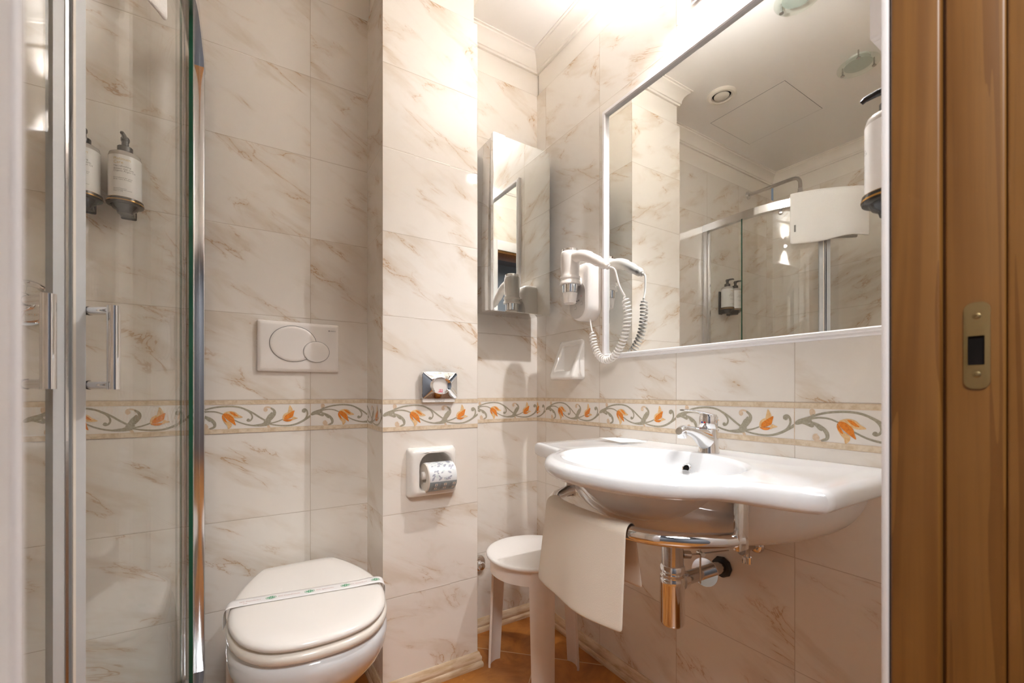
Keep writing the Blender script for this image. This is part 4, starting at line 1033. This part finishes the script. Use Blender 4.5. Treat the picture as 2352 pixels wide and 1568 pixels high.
# rails
def rail_at(z0, z1, nm, th=.034):
    p = [Vector((EX, BY - .0005, 0)), Vector((EX, acy + .03, 0))] + arcpath(0, -90, RAD, 40) + [Vector((acx - .02, FRY, 0)), Vector((LX + .001, FRY, 0))]
    bm = BM(); sheet(bm, p, th, z0, z1); link(nm, bm, 'alu', enc, angle=35)
rail_at(ZTOP, ZTOP + .040, 'top_rail'); rail_at(ZB, ZB + .03, 'bottom_rail')
for p0 in ((EX - .016, BY - .034, EX + .016, BY - .0006), (LX + .0006, FRY - .016, LX + .024, FRY + .016)):
    bm = BM(); box(bm, (p0[0], p0[1], ZB), (p0[2], p0[3], ZTOP + .041), .002); link('wall_profile', bm, 'alu', enc, angle=30)
for pth, nm_, ed in (([(EX, BY - .02), (EX, acy)], 'fixed_panel', ((EX - .0042, acy - .003), (EX + .0042, acy))), ([(LX + .02, FRY), (acx, FRY)], 'fixed_panel', ((acx, FRY - .0042), (acx + .003, FRY + .0042)))):
    bm = BM(); sheet(bm, [Vector((*q, 0)) for q in pth], .006, ZB + .03, ZTOP); fp = link(nm_, bm, 'glass', enc, angle=30)
    bm = BM(); box(bm, (*ed[0], ZB + .03), (*ed[1], ZTOP)); link('glass_edge', bm, 'gedge', fp, smooth=False)
RD = RAD - .016
def door(a0, a1, nm):
    bm = BM(); sheet(bm, arcpath(a0, a1, RD, 26), .006, ZB + .02, ZTOP - .005); d = link(nm, bm, 'glass', enc, angle=30)
    return d
for sgn in (1, -1):
    aS = SEAM + sgn * .25; aE = 2.5 if sgn > 0 else -92.5
    d = door(aS + sgn * 2.2, aE, 'sliding_door')
    bm = BM(); sheet(bm, arcpath(aS, aS + sgn * 2.3, RD, 4), .016, ZB + .02, ZTOP - .005); link('magnetic_seal', bm, 'gasket', d, angle=30)
    bm = BM(); sheet(bm, arcpath(aS + sgn * .1, aS + sgn * .55, RD, 2), .019, ZB + .02, ZTOP - .005); link('seal_lip', bm, 'vent' if sgn > 0 else 'chrome_d', d, angle=30)
    ah = -36.9 if sgn > 0 else -46.1
    z0, z1 = (1.005, 1.152)
    bm = BM(); o_, i_ = RD + .052, RD + .003
    def bar(a, z_a, z_b):
        c = arcp(a, o_, 0); tube(bm, [(c.x, c.y, z_a), (c.x, c.y, z_b)], .0095, 20)
    bar(ah, z0, z1)
    for z in (z0 + .008, z1 - .008):
        tube(bm, [arcp(ah, i_, z), arcp(ah, o_, z)], .0075, 16)
    hdl = link('handle', bm, 'chrome', d, angle=50)
    for z in (z0 + .008, z1 - .008):
        bm = BM(); tube(bm, [arcp(ah, RD + .0035, z), arcp(ah, RD + .007, z)], .0080, 16); tube(bm, [arcp(ah, RD - .0035, z), arcp(ah, RD - .012, z)], .0075, 16); link('washer', bm, 'black', hdl)
for a in (-20, -62):
    bm = BM(); c0, c1 = arcp(a, RD - .004, ZTOP - .012), arcp(a, RD + .010, ZTOP - .012); cyl(bm, c0, c1, .011, 18, .002); link('roller', bm, 'chrome_d', enc)

# towel over the top rail
tp = [arcp(a, RAD, ZTOP + .0422) for a in [-24.5 - 34.5 * i / 19 for i in range(20)]]
cols = []
for i, p in enumerate(tp):
    u = i / 19; o_ = Vector((p.x - acx, p.y - acy, 0)).normalized(); col = []; f0 = .238 + .012 * math.sin(u * 5 + .5); rad = .0215
    for k in range(15):
        f = 1 - k / 14; col.append(p + o_ * (rad + .006 * f * math.sin(u * 11) + .004 * f) + Vector((0, 0, -f0 * f)))
    for k in range(1, 8):
        a = PI * k / 8; col.append(p + o_ * rad * math.cos(a) + Vector((0, 0, .012 * math.sin(a) + .002)))
    for k in range(15):
        f = k / 14; col.append(p - o_ * (rad + .006 * f * math.sin(u * 8 + 2) + .002 + .02 * min(1, f * 8)) + Vector((0, 0, -.215 * f)))
    cols.append(col)
bm = BM(); rings(bm, cols, False); tw = link('bath_towel', bm, 'terry', angle=180); s = tw.modifiers.new('thick', 'SOLIDIFY'); s.thickness = .010; s.offset = 1
s = tw.modifiers.new('sub', 'SUBSURF'); s.levels = 1; s.render_levels = 2
tag(tw, 'folded white terry towel draped over the top rail of the shower', 'towel')
bm = BM(); c = arcp(-26.5, RAD + .036, 0); t_ = Vector((-math.sin(R(-26.5)), math.cos(R(-26.5)), 0)); n_ = Vector((math.cos(R(-26.5)), math.sin(R(-26.5)), 0))
L = []
for z in (1.850, 1.815): L.append([c + t_ * a + n_ * b + Vector((0, 0, z)) for a, b in ((-.005, -.004), (.003, -.004), (.003, .0015), (-.005, .0015))])
rings(bm, L, True, True, True); link('care_tag', bm, 'ink', tw, smooth=False)

# shower mixer and overhead shower arm on the back wall
sm = thing('shower_mixer', 'round chrome shower mixer plate with lever on the shower wall', 'tap', (-.470, BY, 1.17))
bm = BM(); lathe(bm, [(.060, 0), (.060, .003), (.056, .009), (.040, .014), (.024, .016), (.023, .040), (.020, .046), (.001, .047)], (-.470, BY - .0005, 1.228), (0, -1, 0), 48); link('plate', bm, 'chrome', sm, angle=45)
bm = BM(); tube(bm, catmull([(-.470, BY - .030, 1.228), (-.478, BY - .050, 1.215), (-.495, BY - .070, 1.175), (-.510, BY - .085, 1.140)], 6), [.014] * 4 + [.012] * 5 + [.009] * 6 + [.007] * 4, 14); link('lever', bm, 'chrome', sm)
sh = thing('overhead_shower', 'chrome overhead shower on a bent arm from the shower wall', 'shower head', (-.585, BY, 2.29))
bm = BM(); lathe(bm, [(.026, 0), (.026, .003), (.018, .010), (.011, .012)], (-.580, BY - .0005, 2.297), (0, -1, 0), 32); link('rosette', bm, 'chrome', sh)
bm = BM(); tube(bm, catmull([(-.580, BY - .005, 2.297), (-.590, 1.50, 2.299), (-.597, 1.36, 2.301), (-.600, 1.315, 2.297), (-.601, 1.297, 2.280), (-.602, 1.292, 2.255), (-.602, 1.292, 2.225)], 8), .0105, 16); link('arm', bm, 'chrome_d', sh)
bm = BM(); lathe(bm, [(.013, 0), (.014, -.018), (.018, -.022), (.020, -.030), (.055, -.045), (.058, -.056), (.001, -.058)], (-.602, 1.292, 2.228), (0, 0, 1), 40); link('head', bm, 'chrome', sh, angle=50)
